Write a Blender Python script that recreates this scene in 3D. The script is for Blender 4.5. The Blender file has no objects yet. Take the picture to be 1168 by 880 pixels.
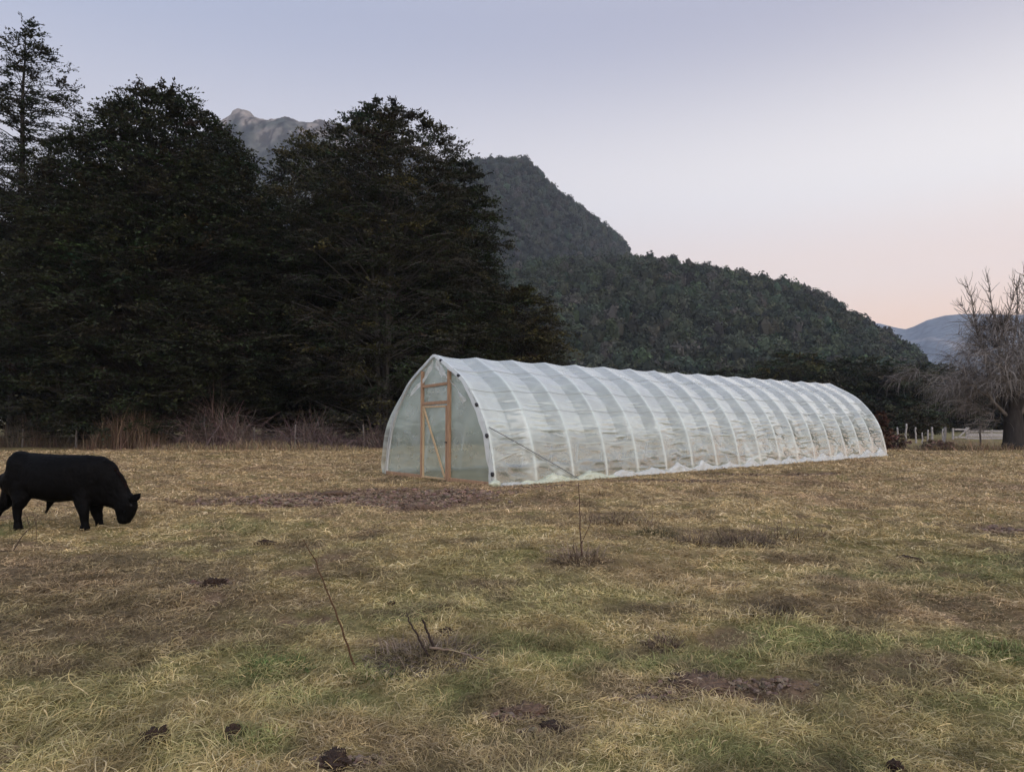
import bpy, bmesh, math, random
import numpy as np
from mathutils import Vector, Matrix
random.seed(7)
RNG = np.random.default_rng(7)
S = bpy.context.scene
COL = S.collection
PI = math.pi

# ------------------------------------------------------------------ camera
CAM_H, F_PX, W_PX, H_PX, HOR = 1.6, 795.0, 1168.0, 880.0, 479.0
PITCH = math.atan((HOR - H_PX / 2) / F_PX)
cam_d = bpy.data.cameras.new('camera')
cam = bpy.data.objects.new('camera', cam_d)
COL.objects.link(cam)
cam.location = (0, 0, CAM_H)
cam.rotation_euler = (PI / 2 + PITCH, 0, 0)
cam_d.sensor_width = 36.0
cam_d.lens = F_PX / W_PX * 36.0
cam_d.clip_start, cam_d.clip_end = 0.05, 20000
S.camera = cam

def ray(px, py):
    u, v = (px - W_PX / 2) / F_PX, (H_PX / 2 - py) / F_PX
    c, s = math.cos(PITCH), math.sin(PITCH)
    return np.array([u, c - v * s, s + v * c])

def gp(px, py, z=0.0):
    r = ray(px, py); t = (z - CAM_H) / r[2]
    return np.array([0, 0, CAM_H]) + r * t

def at(px, py, y):
    """point on the sight line of a photo pixel at world depth y"""
    r = ray(px, py); t = y / r[1]
    return np.array([0, 0, CAM_H]) + r * t

# ------------------------------------------------------------------ noise
_P = np.random.default_rng(99).random(65536)
def _h(ix, iy, seed):
    k = (ix.astype(np.int64) * 73856093) ^ (iy.astype(np.int64) * 19349663) ^ (seed * 83492791)
    k = (k ^ (k >> 13)) * 1274126177
    k = k ^ (k >> 16)
    return _P[(k & 65535)]
def vnoise(x, y, seed=0):
    x = np.asarray(x, float); y = np.asarray(y, float)
    ix, iy = np.floor(x), np.floor(y)
    fx, fy = x - ix, y - iy
    fx = fx * fx * (3 - 2 * fx); fy = fy * fy * (3 - 2 * fy)
    a, b = _h(ix, iy, seed), _h(ix + 1, iy, seed)
    c, d = _h(ix, iy + 1, seed), _h(ix + 1, iy + 1, seed)
    return (a + (b - a) * fx) * (1 - fy) + (c + (d - c) * fx) * fy
def fbm(x, y, seed=0, o=4):
    t, a, n = 0.0, 0.5, 0.0
    for k in range(o):
        t = t + a * vnoise(np.asarray(x) * 2 ** k + 17.3 * k, np.asarray(y) * 2 ** k - 9.1 * k, seed + k)
        n += a; a *= 0.5
    return t / n
def sstep(a, b, x):
    t = np.clip((np.asarray(x) - a) / (b - a), 0, 1)
    return t * t * (3 - 2 * t)

# ------------------------------------------------------------------ mesh helpers
class Acc:
    """collects quads/triangles with a colour per vertex; build() links ONE mesh object"""
    def __init__(s): s.v, s.q, s.t, s.c, s.n = [], [], [], [], 0
    def add(s, v, q=None, t=None, c=None):
        v = np.asarray(v, float).reshape(-1, 3)
        s.v.append(v)
        if q is not None and len(q): s.q.append(np.asarray(q, np.int64).reshape(-1, 4) + s.n)
        if t is not None and len(t): s.t.append(np.asarray(t, np.int64).reshape(-1, 3) + s.n)
        if c is None: c = np.ones((len(v), 3))
        c = np.asarray(c, float)
        if c.ndim == 1: c = np.tile(c, (len(v), 1))
        s.c.append(c); s.n += len(v)
    def mesh(s, name, smooth=False):
        v = np.concatenate(s.v)
        q = np.concatenate(s.q) if s.q else np.zeros((0, 4), np.int64)
        t = np.concatenate(s.t) if s.t else np.zeros((0, 3), np.int64)
        me = bpy.data.meshes.new(name)
        me.vertices.add(len(v)); me.vertices.foreach_set('co', v.astype(np.float32).ravel())
        lo = np.concatenate([q.ravel(), t.ravel()]).astype(np.int32)
        me.loops.add(len(lo)); me.loops.foreach_set('vertex_index', lo)
        st = np.concatenate([np.arange(len(q)) * 4, len(q) * 4 + np.arange(len(t)) * 3]).astype(np.int32)
        me.polygons.add(len(st)); me.polygons.foreach_set('loop_start', st)
        me.polygons.foreach_set('use_smooth', np.full(len(st), smooth, bool))
        c = np.concatenate(s.c)
        ca = me.color_attributes.new('col', 'FLOAT_COLOR', 'POINT')
        ca.data.foreach_set('color', np.c_[c, np.ones(len(c))].astype(np.float32).ravel())
        me.update(calc_edges=True)
        return me
    def build(s, name, mat, parent=None, smooth=False):
        return link(name, s.mesh(name, smooth), mat, parent)

def link(name, me, mat, parent=None):
    o = bpy.data.objects.new(name, me)
    if mat is not None and not me.materials: me.materials.append(mat)
    COL.objects.link(o)
    if parent is not None: o.parent = parent
    return o

def tag(o, label=None, cat=None, group=None, kind=None):
    if label: o['label'] = label
    if cat: o['category'] = cat
    if group: o['group'] = group
    if kind: o['kind'] = kind
    return o

def thing(name, label, cat, loc=(0, 0, 0), rz=0, group=None):
    o = bpy.data.objects.new(name, None); COL.objects.link(o)
    o.empty_display_size = 0.3
    o.location = tuple(float(a) for a in loc); o.rotation_euler = (0, 0, rz)
    return tag(o, label, cat, group)

def copy_thing(root, loc, rz, sc, label, group=None):
    r = root.copy(); COL.objects.link(r)
    r.location = tuple(float(a) for a in loc); r.rotation_euler = (0, 0, rz); r.scale = sc
    r['label'] = label
    if group: r['group'] = group
    for ch in list(root.children):
        c = ch.copy(); COL.objects.link(c); c.parent = r
        for g in list(ch.children):
            d = g.copy(); COL.objects.link(d); d.parent = c
    return r

def strips(acc, P, w, side, c):
    """P (N,K,3) centre lines, w (N,K) widths, side (N,K,3) or (N,1,3); c (N,3) or (N,K,3)"""
    N, K, _ = P.shape
    off = side * (w[..., None] * 0.5)
    V = np.stack([P - off, P + off], 2)
    i = np.arange(N)[:, None] * (2 * K) + np.arange(K - 1)[None] * 2
    q = np.stack([i, i + 1, i + 3, i + 2], -1)
    c = np.asarray(c, float)
    if c.ndim == 2: c = np.repeat(c[:, None], K, 1)
    acc.add(V, q.reshape(-1, 4), None, np.repeat(c.reshape(-1, 3), 2, 0))

def tubes(acc, P, R, n=6, c=(1, 1, 1), cap=False):
    """P (N,K,3), R (N,K)"""
    P = np.asarray(P, float); R = np.asarray(R, float)
    if P.ndim == 2: P = P[None]; R = R[None]
    N, K, _ = P.shape
    T = np.gradient(P, axis=1)
    T /= np.linalg.norm(T, axis=2, keepdims=True) + 1e-9
    mean = T.mean(1, keepdims=True)
    ref = np.where(np.abs(mean[..., 2:3]) > 0.8, np.array([1., 0.03, 0]), np.array([0.03, 0, 1.]))
    A = np.cross(T, np.broadcast_to(ref, T.shape)); A /= np.linalg.norm(A, axis=2, keepdims=True) + 1e-9
    B = np.cross(T, A)
    a = np.arange(n) / n * 2 * PI
    V = P[:, :, None] + R[:, :, None, None] * (np.cos(a)[:, None] * A[:, :, None] + np.sin(a)[:, None] * B[:, :, None])
    base = (np.arange(N) * K * n)[:, None, None] + (np.arange(K - 1) * n)[None, :, None]
    j = np.arange(n)[None, None]; j2 = (j + 1) % n
    q = np.stack([base + j, base + j2, base + n + j2, base + n + j], -1).reshape(-1, 4)
    t = []
    V = V.reshape(-1, 3)
    if cap:
        ex = []
        for k in range(N):
            for kk in (0, K - 1):
                ci = len(V) + len(ex); ex.append(P[k, kk]); b = k * K * n + kk * n
                for jj in range(n):
                    f = (ci, b + (jj + 1) % n, b + jj) if kk == 0 else (ci, b + jj, b + (jj + 1) % n)
                    t.append(f)
        V = np.concatenate([V, np.array(ex)])
    c = np.asarray(c, float)
    if c.ndim == 2: c = np.repeat(c, K * n, 0)
    acc.add(V, q, t, c)

def beam(acc, p0, p1, w, h, c=(1, 1, 1), up=(0, 0, 1), taper=1.0):
    """square-section timber with a tiny chamfer from p0 to p1"""
    p0, p1 = np.asarray(p0, float), np.asarray(p1, float)
    t = p1 - p0; L = np.linalg.norm(t); t /= L
    u = np.asarray(up, float)
    if abs(np.dot(u, t)) > 0.95: u = np.array([0, 1., 0])
    a = np.cross(t, u); a /= np.linalg.norm(a); b = np.cross(a, t)
    ch = 0.12 * min(w, h)
    prof = [(-w/2+ch, -h/2), (w/2-ch, -h/2), (w/2, -h/2+ch), (w/2, h/2-ch), (w/2-ch, h/2), (-w/2+ch, h/2), (-w/2, h/2-ch), (-w/2, -h/2+ch)]
    V = []
    for p, k in ((p0, 1.0), (p1, taper)):
        V += [p + a * x * k + b * y * k for x, y in prof]
    n = 8
    q = [(j, (j + 1) % n, n + (j + 1) % n, n + j) for j in range(n)]
    V += [p0, p1]
    tr = [(16, (j + 1) % n, j) for j in range(n)] + [(17, n + j, n + (j + 1) % n) for j in range(n)]
    acc.add(V, q, tr, c)

_ICO = {}
def ico(sub):
    if sub not in _ICO:
        bm = bmesh.new(); bmesh.ops.create_icosphere(bm, subdivisions=sub, radius=1.0)
        bm.verts.ensure_lookup_table()
        _ICO[sub] = (np.array([v.co[:] for v in bm.verts]), np.array([[v.index for v in f.verts] for f in bm.faces]))
        bm.free()
    return _ICO[sub]

# ------------------------------------------------------------------ materials
def new_mat(name):
    m = bpy.data.materials.new(name); m.use_nodes = True
    nt = m.node_tree; nt.nodes.clear()
    out = nt.nodes.new('ShaderNodeOutputMaterial')
    return m, nt, out
def N(nt, t, **kw):
    n = nt.nodes.new(t)
    for k, v in kw.items():
        if k.startswith('i_'): n.inputs[k[2:].replace('_', ' ')].default_value = v
        else: setattr(n, k, v)
    return n

def attr_mat(name, rough=0.9, noise=0.25, scale=30.0, bump=0.0, transl=0.0, spec=0.2, stretch=(1, 1, 1)):
    """colour from the mesh's own colour attribute, broken up by procedural noise"""
    m, nt, out = new_mat(name); L = nt.links.new
    a = N(nt, 'ShaderNodeAttribute', attribute_name='col')
    tc = N(nt, 'ShaderNodeTexCoord')
    mp = N(nt, 'ShaderNodeMapping'); mp.inputs['Scale'].default_value = stretch
    L(tc.outputs['Object'], mp.inputs['Vector'])
    no = N(nt, 'ShaderNodeTexNoise', i_Scale=scale, i_Detail=4.0)
    L(mp.outputs[0], no.inputs['Vector'])
    mr = N(nt, 'ShaderNodeMapRange')
    mr.inputs['To Min'].default_value = 1 - noise * 1.6; mr.inputs['To Max'].default_value = 1 + noise * 1.6
    L(no.outputs['Fac'], mr.inputs['Value'])
    mx = N(nt, 'ShaderNodeVectorMath', operation='SCALE')
    L(a.outputs['Color'], mx.inputs[0]); L(mr.outputs[0], mx.inputs['Scale'])
    b = N(nt, 'ShaderNodeBsdfPrincipled')
    b.inputs['Roughness'].default_value = rough; b.inputs['Specular IOR Level'].default_value = spec
    L(mx.outputs[0], b.inputs['Base Color'])
    if bump:
        bp = N(nt, 'ShaderNodeBump', i_Strength=bump, i_Distance=0.02)
        L(no.outputs['Fac'], bp.inputs['Height']); L(bp.outputs[0], b.inputs['Normal'])
    sh = b.outputs[0]
    if transl:
        t = N(nt, 'ShaderNodeBsdfTranslucent'); L(mx.outputs[0], t.inputs['Color'])
        ms = N(nt, 'ShaderNodeMixShader', i_Fac=transl); L(sh, ms.inputs[1]); L(t.outputs[0], ms.inputs[2]); sh = ms.outputs[0]
    L(sh, out.inputs['Surface'])
    return m

def film_mat(name, opac=0.55, tint=(0.80, 0.84, 0.82), gl=0.5, rough=0.16, bump=0.35, vscale=9.0):
    m, nt, out = new_mat(name); L = nt.links.new
    tc = N(nt, 'ShaderNodeTexCoord')
    mp = N(nt, 'ShaderNodeMapping'); mp.inputs['Scale'].default_value = (1.0, 0.16, 1.0)
    L(tc.outputs['Object'], mp.inputs['Vector'])
    n1 = N(nt, 'ShaderNodeTexNoise', i_Scale=vscale, i_Detail=3.0, i_Distortion=0.6); L(mp.outputs[0], n1.inputs['Vector'])
    n2 = N(nt, 'ShaderNodeTexNoise', i_Scale=1.7, i_Detail=3.0); L(tc.outputs['Object'], n2.inputs['Vector'])
    bp = N(nt, 'ShaderNodeBump', i_Strength=bump, i_Distance=0.03); L(n1.outputs['Fac'], bp.inputs['Height'])
    d = N(nt, 'ShaderNodeBsdfDiffuse'); d.inputs['Color'].default_value = (*tint, 1)
    t = N(nt, 'ShaderNodeBsdfTranslucent'); t.inputs['Color'].default_value = (*tint, 1)
    for x in (d, t): L(bp.outputs[0], x.inputs['Normal'])
    m1 = N(nt, 'ShaderNodeMixShader', i_Fac=0.45); L(d.outputs[0], m1.inputs[1]); L(t.outputs[0], m1.inputs[2])
    tr = N(nt, 'ShaderNodeBsdfTransparent'); tr.inputs['Color'].default_value = (0.92, 0.95, 0.93, 1)
    mr = N(nt, 'ShaderNodeMapRange'); mr.inputs['To Min'].default_value = opac - 0.1; mr.inputs['To Max'].default_value = opac + 0.1
    L(n2.outputs['Fac'], mr.inputs['Value'])
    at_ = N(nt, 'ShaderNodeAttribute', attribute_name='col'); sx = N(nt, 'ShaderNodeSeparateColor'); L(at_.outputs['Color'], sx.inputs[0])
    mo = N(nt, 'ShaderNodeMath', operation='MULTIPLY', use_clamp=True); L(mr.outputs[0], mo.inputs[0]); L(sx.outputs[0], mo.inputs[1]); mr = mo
    m2 = N(nt, 'ShaderNodeMixShader'); L(mr.outputs[0], m2.inputs['Fac']); L(tr.outputs[0], m2.inputs[1]); L(m1.outputs[0], m2.inputs[2])
    g = N(nt, 'ShaderNodeBsdfGlossy', i_Roughness=rough); g.inputs['Color'].default_value = (0.95, 0.97, 0.97, 1); L(bp.outputs[0], g.inputs['Normal'])
    lw = N(nt, 'ShaderNodeLayerWeight', i_Blend=0.5); L(bp.outputs[0], lw.inputs['Normal'])
    pw = N(nt, 'ShaderNodeMath', operation='POWER'); L(lw.outputs['Facing'], pw.inputs[0]); pw.inputs[1].default_value = 2.2
    ma = N(nt, 'ShaderNodeMath', operation='MULTIPLY_ADD'); L(pw.outputs[0], ma.inputs[0]); ma.inputs[1].default_value = gl; ma.inputs[2].default_value = 0.07
    m3 = N(nt, 'ShaderNodeMixShader'); L(ma.outputs[0], m3.inputs['Fac']); L(m2.outputs[0], m3.inputs[1]); L(g.outputs[0], m3.inputs[2])
    L(m3.outputs[0], out.inputs['Surface'])
    return m

def plain(name, col, rough=0.6, metal=0.0, noise=0.2, scale=20.0, bump=0.0, stretch=(1, 1, 1), spec=0.4):
    m, nt, out = new_mat(name); L = nt.links.new
    tc = N(nt, 'ShaderNodeTexCoord'); mp = N(nt, 'ShaderNodeMapping'); mp.inputs['Scale'].default_value = stretch
    L(tc.outputs['Object'], mp.inputs['Vector'])
    no = N(nt, 'ShaderNodeTexNoise', i_Scale=scale, i_Detail=5.0); L(mp.outputs[0], no.inputs['Vector'])
    r = N(nt, 'ShaderNodeValToRGB')
    r.color_ramp.elements[0].position = 0.3; r.color_ramp.elements[1].position = 0.7
    r.color_ramp.elements[0].color = (*[c * (1 - noise) for c in col], 1)
    r.color_ramp.elements[1].color = (*[min(1, c * (1 + noise)) for c in col], 1)
    L(no.outputs['Fac'], r.inputs[0])
    b = N(nt, 'ShaderNodeBsdfPrincipled'); b.inputs['Roughness'].default_value = rough; b.inputs['Metallic'].default_value = metal
    b.inputs['Specular IOR Level'].default_value = spec
    L(r.outputs[0], b.inputs['Base Color'])
    if bump:
        bp = N(nt, 'ShaderNodeBump', i_Strength=bump, i_Distance=0.02); L(no.outputs['Fac'], bp.inputs['Height']); L(bp.outputs[0], b.inputs['Normal'])
    L(b.outputs[0], out.inputs['Surface'])
    return m

M = dict(
    ground=attr_mat('turf', 0.95, 0.38, 26.0, 0.7, spec=0.1),
    grass=attr_mat('grass_blade', 0.75, 0.15, 3.0, 0.0, 0.2, spec=0.15),
    leaf=attr_mat('foliage', 0.75, 0.2, 0.8, 0.0, 0.15, spec=0.12),
    bark=attr_mat('bark', 0.95, 0.35, 9.0, 0.6, stretch=(1, 1, 0.25), spec=0.1),
    twig=attr_mat('dry_twig', 0.9, 0.25, 6.0, spec=0.1),
    hill=attr_mat('hillside', 0.95, 0.4, 0.08, 0.0, spec=0.05),
    rock=attr_mat('rock', 0.95, 0.62, 0.045, 0.0, spec=0.05),
    wood=plain('new_pine', (0.36, 0.225, 0.135), 0.7, noise=0.22, scale=6, bump=0.15, stretch=(6, 6, 0.6)),
    wood_pale=plain('pale_batten', (0.52, 0.38, 0.22), 0.7, noise=0.15, scale=6, stretch=(6, 6, 0.6)),
    duskwood=plain('dull_grey_wood', (0.17, 0.155, 0.14), 0.95, noise=0.4, scale=7, bump=0.4, stretch=(5, 5, 0.7)),
    oldwood=plain('weathered_wood', (0.34, 0.32, 0.30), 0.9, noise=0.4, scale=7, bump=0.4, stretch=(5, 5, 0.7)),
    darkwood=plain('dark_wood', (0.10, 0.085, 0.075), 0.9, noise=0.4, scale=7, bump=0.4, stretch=(5, 5, 0.7)),
    white_pipe=plain('pale_pipe', (0.72, 0.74, 0.73), 0.35, noise=0.06, scale=3),
    grey_pipe=plain('galvanised_pipe', (0.22, 0.235, 0.24), 0.45, 0.3, noise=0.1, scale=5),
    cord=plain('grey_cord', (0.40, 0.41, 0.41), 0.7, noise=0.1),
    black=plain('black_plastic', (0.012, 0.012, 0.013), 0.5, noise=0.1),
    wire=plain('fence_wire', (0.13, 0.125, 0.12), 0.5, 0.6, noise=0.1),
    hide=plain('black_hide', (0.0024, 0.0023, 0.0024), 0.6, noise=0.5, scale=9, bump=0.35, spec=0.06),
    hide_warm=plain('rusty_hair', (0.05, 0.014, 0.010), 0.85, noise=0.4, scale=30, spec=0.1),
    hoof=plain('hoof_horn', (0.02, 0.018, 0.016), 0.6, noise=0.2),
    dung=plain('dung', (0.034, 0.018, 0.010), 0.85, noise=0.45, scale=45, bump=0.8),
    soil=plain('loose_soil', (0.12, 0.075, 0.048), 0.95, noise=0.4, scale=40, bump=0.8),
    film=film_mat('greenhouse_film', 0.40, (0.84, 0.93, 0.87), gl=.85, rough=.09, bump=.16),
    film_end=film_mat('end_wall_film', 0.36, (0.66, 0.79, 0.69), 0.3, 0.2, 0.12, 3.0),
    film_thick=film_mat('gathered_film', 0.85, (0.84, 0.87, 0.85), 0.4, 0.25, 0.5, 6.0),
    film_roll=film_mat('rolled_film', 0.92, (0.80, 0.86, 0.68), 0.3, 0.3, 0.4, 6.0),
)

# ------------------------------------------------------------------ sky and light
SUN_EL, SUN_AZ = math.radians(40), math.radians(140)       # azimuth from +Y towards +X: off to the side and slightly behind
w = bpy.data.worlds.new('World'); S.world = w; w.use_nodes = True
nt = w.node_tree; nt.nodes.clear(); L = nt.links.new
wo = N(nt, 'ShaderNodeOutputWorld'); bg = N(nt, 'ShaderNodeBackground', i_Strength=0.1); L(bg.outputs[0], wo.inputs[0])
sky = N(nt, 'ShaderNodeTexSky', sky_type='NISHITA', sun_disc=False, sun_elevation=SUN_EL, sun_rotation=SUN_AZ)
tc = N(nt, 'ShaderNodeTexCoord'); sp = N(nt, 'ShaderNodeSeparateXYZ'); L(tc.outputs['Generated'], sp.inputs[0])
def ramp(stops):
    r = N(nt, 'ShaderNodeValToRGB'); e = r.color_ramp.elements
    r.color_ramp.interpolation = 'EASE'
    while len(e) < len(stops): e.new(0.5)
    for k, (p, c) in enumerate(stops): e[k].position = p; e[k].color = (*c, 1)
    L(sp.outputs['Z'], r.inputs[0]); return r
ra = ramp([(0, (.80, .66, .62)), (.18, (.80, .75, .77)), (.30, (.72, .71, .78)), (.515, (.45, .51, .69)), (1, (.34, .40, .57))])
rb = ramp([(0, (1.25, .74, .48)), (.11, (1.25, .86, .60)), (.19, (1.18, .95, .80)), (.30, (1.12, 1.06, 1.02)), (.515, (.545, .535, .64)), (1, (.36, .41, .57))])
mr = N(nt, 'ShaderNodeMapRange'); mr.inputs['From Min'].default_value = -0.55; mr.inputs['From Max'].default_value = 0.6; L(sp.outputs['X'], mr.inputs['Value'])
mx = N(nt, 'ShaderNodeMix', data_type='RGBA'); L(mr.outputs[0], mx.inputs['Factor']); L(ra.outputs[0], mx.inputs['A']); L(rb.outputs[0], mx.inputs['B'])
sc = N(nt, 'ShaderNodeVectorMath', operation='SCALE'); sc.inputs['Scale'].default_value = 10.0; L(mx.outputs['Result'], sc.inputs[0])
mb = N(nt, 'ShaderNodeMapRange', interpolation_type='SMOOTHSTEP'); mb.inputs['From Min'].default_value = 0.15; mb.inputs['From Max'].default_value = -0.8; mb.inputs['To Min'].default_value = 10.0; mb.inputs['To Max'].default_value = 23.0
L(sp.outputs['Y'], mb.inputs['Value']); L(mb.outputs[0], sc.inputs['Scale'])   # unseen sky behind the viewer, on the afterglow side, brightened as added fill
mx2 = N(nt, 'ShaderNodeMix', data_type='RGBA'); mx2.inputs['Factor'].default_value = 0.94
L(sky.outputs[0], mx2.inputs['A']); L(sc.outputs[0], mx2.inputs['B']); L(mx2.outputs['Result'], bg.inputs['Color'])
sd = bpy.data.lights.new('sun', 'SUN'); sd.energy = 1.5; sd.angle = math.radians(60); sd.color = (1.0, 0.93, 0.86)
so = bpy.data.objects.new('sun', sd); COL.objects.link(so)
dirv = Vector((math.sin(SUN_AZ) * math.cos(SUN_EL), math.cos(SUN_AZ) * math.cos(SUN_EL), math.sin(SUN_EL)))
so.rotation_euler = dirv.to_track_quat('Z', 'Y').to_euler(); so.location = (30, -30, 40)

# ------------------------------------------------------------------ greenhouse placement (used by the ground too)
G_R = gp(565, 555); G_F = gp(1010.7, 519.6)
axis = (G_F - G_R)[:2]; G_L = float(np.linalg.norm(axis)); axis /= G_L
G_W = 2.55                                   # half width
outn = np.array([axis[1], -axis[0]])         # local +X
G_O = G_R[:2] - outn * G_W
G_ROT = math.atan2(axis[1], axis[0]) - PI / 2
def g_local(x, y):
    dx, dy = np.asarray(x) - G_O[0], np.asarray(y) - G_O[1]
    return dx * outn[0] + dy * outn[1], dx * axis[0] + dy * axis[1]

# ------------------------------------------------------------------ ground fields
def ell(x, y, px, py, rx, ry, soft=0.5):
    c = gp(px, py)
    d = np.hypot((x - c[0]) / rx, (y - c[1]) / ry) + (fbm(x * 2.2, y * 2.2, 40, 3) - 0.5) * 1.3
    return 1 - sstep(1 - soft, 1 + soft * 0.6, d)
SOIL = [(420, 564, 3.3, 1.5), (320, 568, 2.2, 1.2), (470, 572, 1.6, 1.0), (520, 566, 1.3, .9), (812, 776, .55, .20), (760, 790, .35, .12), (880, 772, .3, .08), (240, 664, .25, .2), (1145, 604, .4, .4), (620, 556, 1.4, .25), (770, 548, 2.2, .35), (900, 540, 3, .4), (590, 812, .22, .10), (620, 828, .2, .06), (395, 866, .25, .08)]
GREEN = [(325, 752, .55, .40), (300, 772, .40, .3), (420, 752, .4, .3), (600, 738, .6, .35), (400, 800, .5, .3), (520, 790, .5, .35), (640, 752, .4, .25), (690, 745, .35, .25), (800, 752, .7, .3),
         (1130, 745, .6, .5), (1040, 655, 1.1, .8), (1140, 640, .8, .8), (1120, 800, .5, .3), (920, 730, .8, .4), (270, 598, .9, .7), (60, 500, 5, 6), (380, 700, .4, .3), (10, 600, .5, .7), (480, 700, .5, .4), (900, 860, .7, .3), (300, 850, .3, .15)]
BROWN = [(90, 660, 2.6, 1.7), (60, 700, 1.3, .9), (200, 690, 1.6, .9), (20, 720, .9, .6), (160, 720, 1.0, .5), (140, 640, 2.2, .8), (480, 740, .45, .3), (660, 645, .4, .35), (700, 590, 1.0, .5), (830, 612, 1.2, .5), (900, 690, .4, .3), (950, 665, .7, .3), (870, 780, .3, .2), (60, 760, .5, .25), (1000, 700, .7, .2), (540, 665, .5, .3), (730, 690, .3, .2), (620, 600, .6, .4), (1080, 690, .5, .25), (350, 620, .5, .4)]  # brown turf; wide ones near the bull also have the wood's shade painted in
def masks(x, y):
    so = np.zeros_like(x); gr = np.zeros_like(x); br = np.zeros_like(x)
    for p in SOIL: so = np.maximum(so, ell(x, y, *p))
    for p in GREEN: gr = np.maximum(gr, 0.9 * ell(x, y, *p, 0.8))
    for p in BROWN: br = np.maximum(br, 0.95 * ell(x, y, *p, 0.8))
    r = np.hypot(x, y)
    n = fbm(x * .45, y * .45, 3, 4); n2 = fbm(x * 1.7, y * 1.7, 8, 4)
    near = 1 - sstep(5, 13, r)
    gr = np.maximum(gr, .85 * sstep(.50, .74, n * .6 + n2 * .4 + .10 * near) * (.25 + .42 * near))
    br = np.maximum(br, sstep(.54, .70, fbm(x * 1.5, y * 1.5, 21, 4)) * .75)
    so = np.maximum(so, sstep(.66, .76, fbm(x * 1.9, y * 1.9, 33, 4)) * .75)
    return so, gr, br
def ground_z(x, y):
    x = np.asarray(x, float); y = np.asarray(y, float)
    r = np.hypot(x, y)
    z = (fbm(x * .22, y * .22, 50, 3) - .5) * .20 * sstep(2, 9, r)
    z = z + (fbm(x * 1.1, y * 1.1, 60, 3) - .5) * .12
    z = z + (fbm(x * 4.5, y * 4.5, 70, 3) - .5) * .055 * (1 - sstep(15, 40, r))
    lx, ly = g_local(x, y)
    d = np.maximum(np.abs(lx) - G_W, np.maximum(-ly, ly - G_L))
    z = z * (.12 + .88 * sstep(.0, 1.6, d))
    return z * (1 - sstep(70, 160, r)) - .0
def gz(p): return float(ground_z(np.array([p[0]]), np.array([p[1]]))[0])
STRAW, OLIVE, GREENC, BROWNC, SOILC, PALE = [np.array(c) for c in ((.64, .475, .235), (.37, .31, .12), (.19, .22, .08), (.205, .148, .092), (.145, .105, .078), (.76, .63, .40))]
def mix(a, b, t): return a + (b - a) * np.asarray(t)[..., None]

def build_ground():
    r = np.concatenate([[0.05, .6, 1.2, 1.8], np.exp(np.arange(math.log(2.3), math.log(15), .0075)), np.exp(np.arange(math.log(15), math.log(60), .013)), np.exp(np.linspace(math.log(60), math.log(3500), 40))])
    half = .90; fine = np.arange(-half, half, .0060)
    coarse = np.linspace(half, 2 * PI - half, 40)
    th = np.concatenate([fine, coarse[:-1]])
    RR, TT = np.meshgrid(r, th, indexing='ij')
    X, Y = RR * np.sin(TT), RR * np.cos(TT)
    Z = ground_z(X, Y)
    so, gr, br = masks(X, Y)
    n = fbm(X * 3, Y * 3, 5, 4)
    c = mix(np.broadcast_to(STRAW * .42, X.shape + (3,)), OLIVE * .5, sstep(.3, .7, n))
    c = mix(c, GREENC * .6, gr * .8); c = mix(c, BROWNC * .5, br * .9); c = mix(c, SOILC * np.array([1.1, 1.0, .85]), so)
    far = sstep(55, 90, RR)
    c = mix(c, np.array([.17, .15, .07]), far)
    Z = Z + so * ((fbm(X * 5, Y * 5, 88, 3) - .5) * .10 - .02) * (1 - sstep(20, 30, RR))
    nr, nth = X.shape
    i = np.arange(nr - 1)[:, None] * nth; j = np.arange(nth)[None]; j2 = (j + 1) % nth
    q = np.stack([i + j, i + nth + j, i + nth + j2, i + j2], -1).reshape(-1, 4)[:, ::-1]
    a = Acc(); a.add(np.stack([X, Y, Z], -1), q, None, c.reshape(-1, 3))
    return tag(a.build('ground', M['ground'], None, True), kind='structure')
build_ground()

def blade_lines(x, y, z, az, L_, el, droop, curl, K):
    """curved blades: integrate a direction that droops and curls; returns (N,K,3) and side vectors"""
    n = len(x); P = np.zeros((n, K, 3)); P[:, 0] = np.stack([x, y, z], -1)
    Sd = np.zeros((n, K, 3))
    a, e = az.copy(), el.copy(); st = L_ / (K - 1)
    for k in range(K):
        Sd[:, k] = np.stack([-np.sin(a), np.cos(a), np.zeros(n)], -1)
        if k < K - 1:
            P[:, k + 1] = P[:, k] + np.stack([np.cos(e) * np.cos(a), np.cos(e) * np.sin(a), np.sin(e)], -1) * st[:, None]
            a = a + curl / (K - 1); e = e - droop / (K - 1)
    return P, Sd

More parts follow.
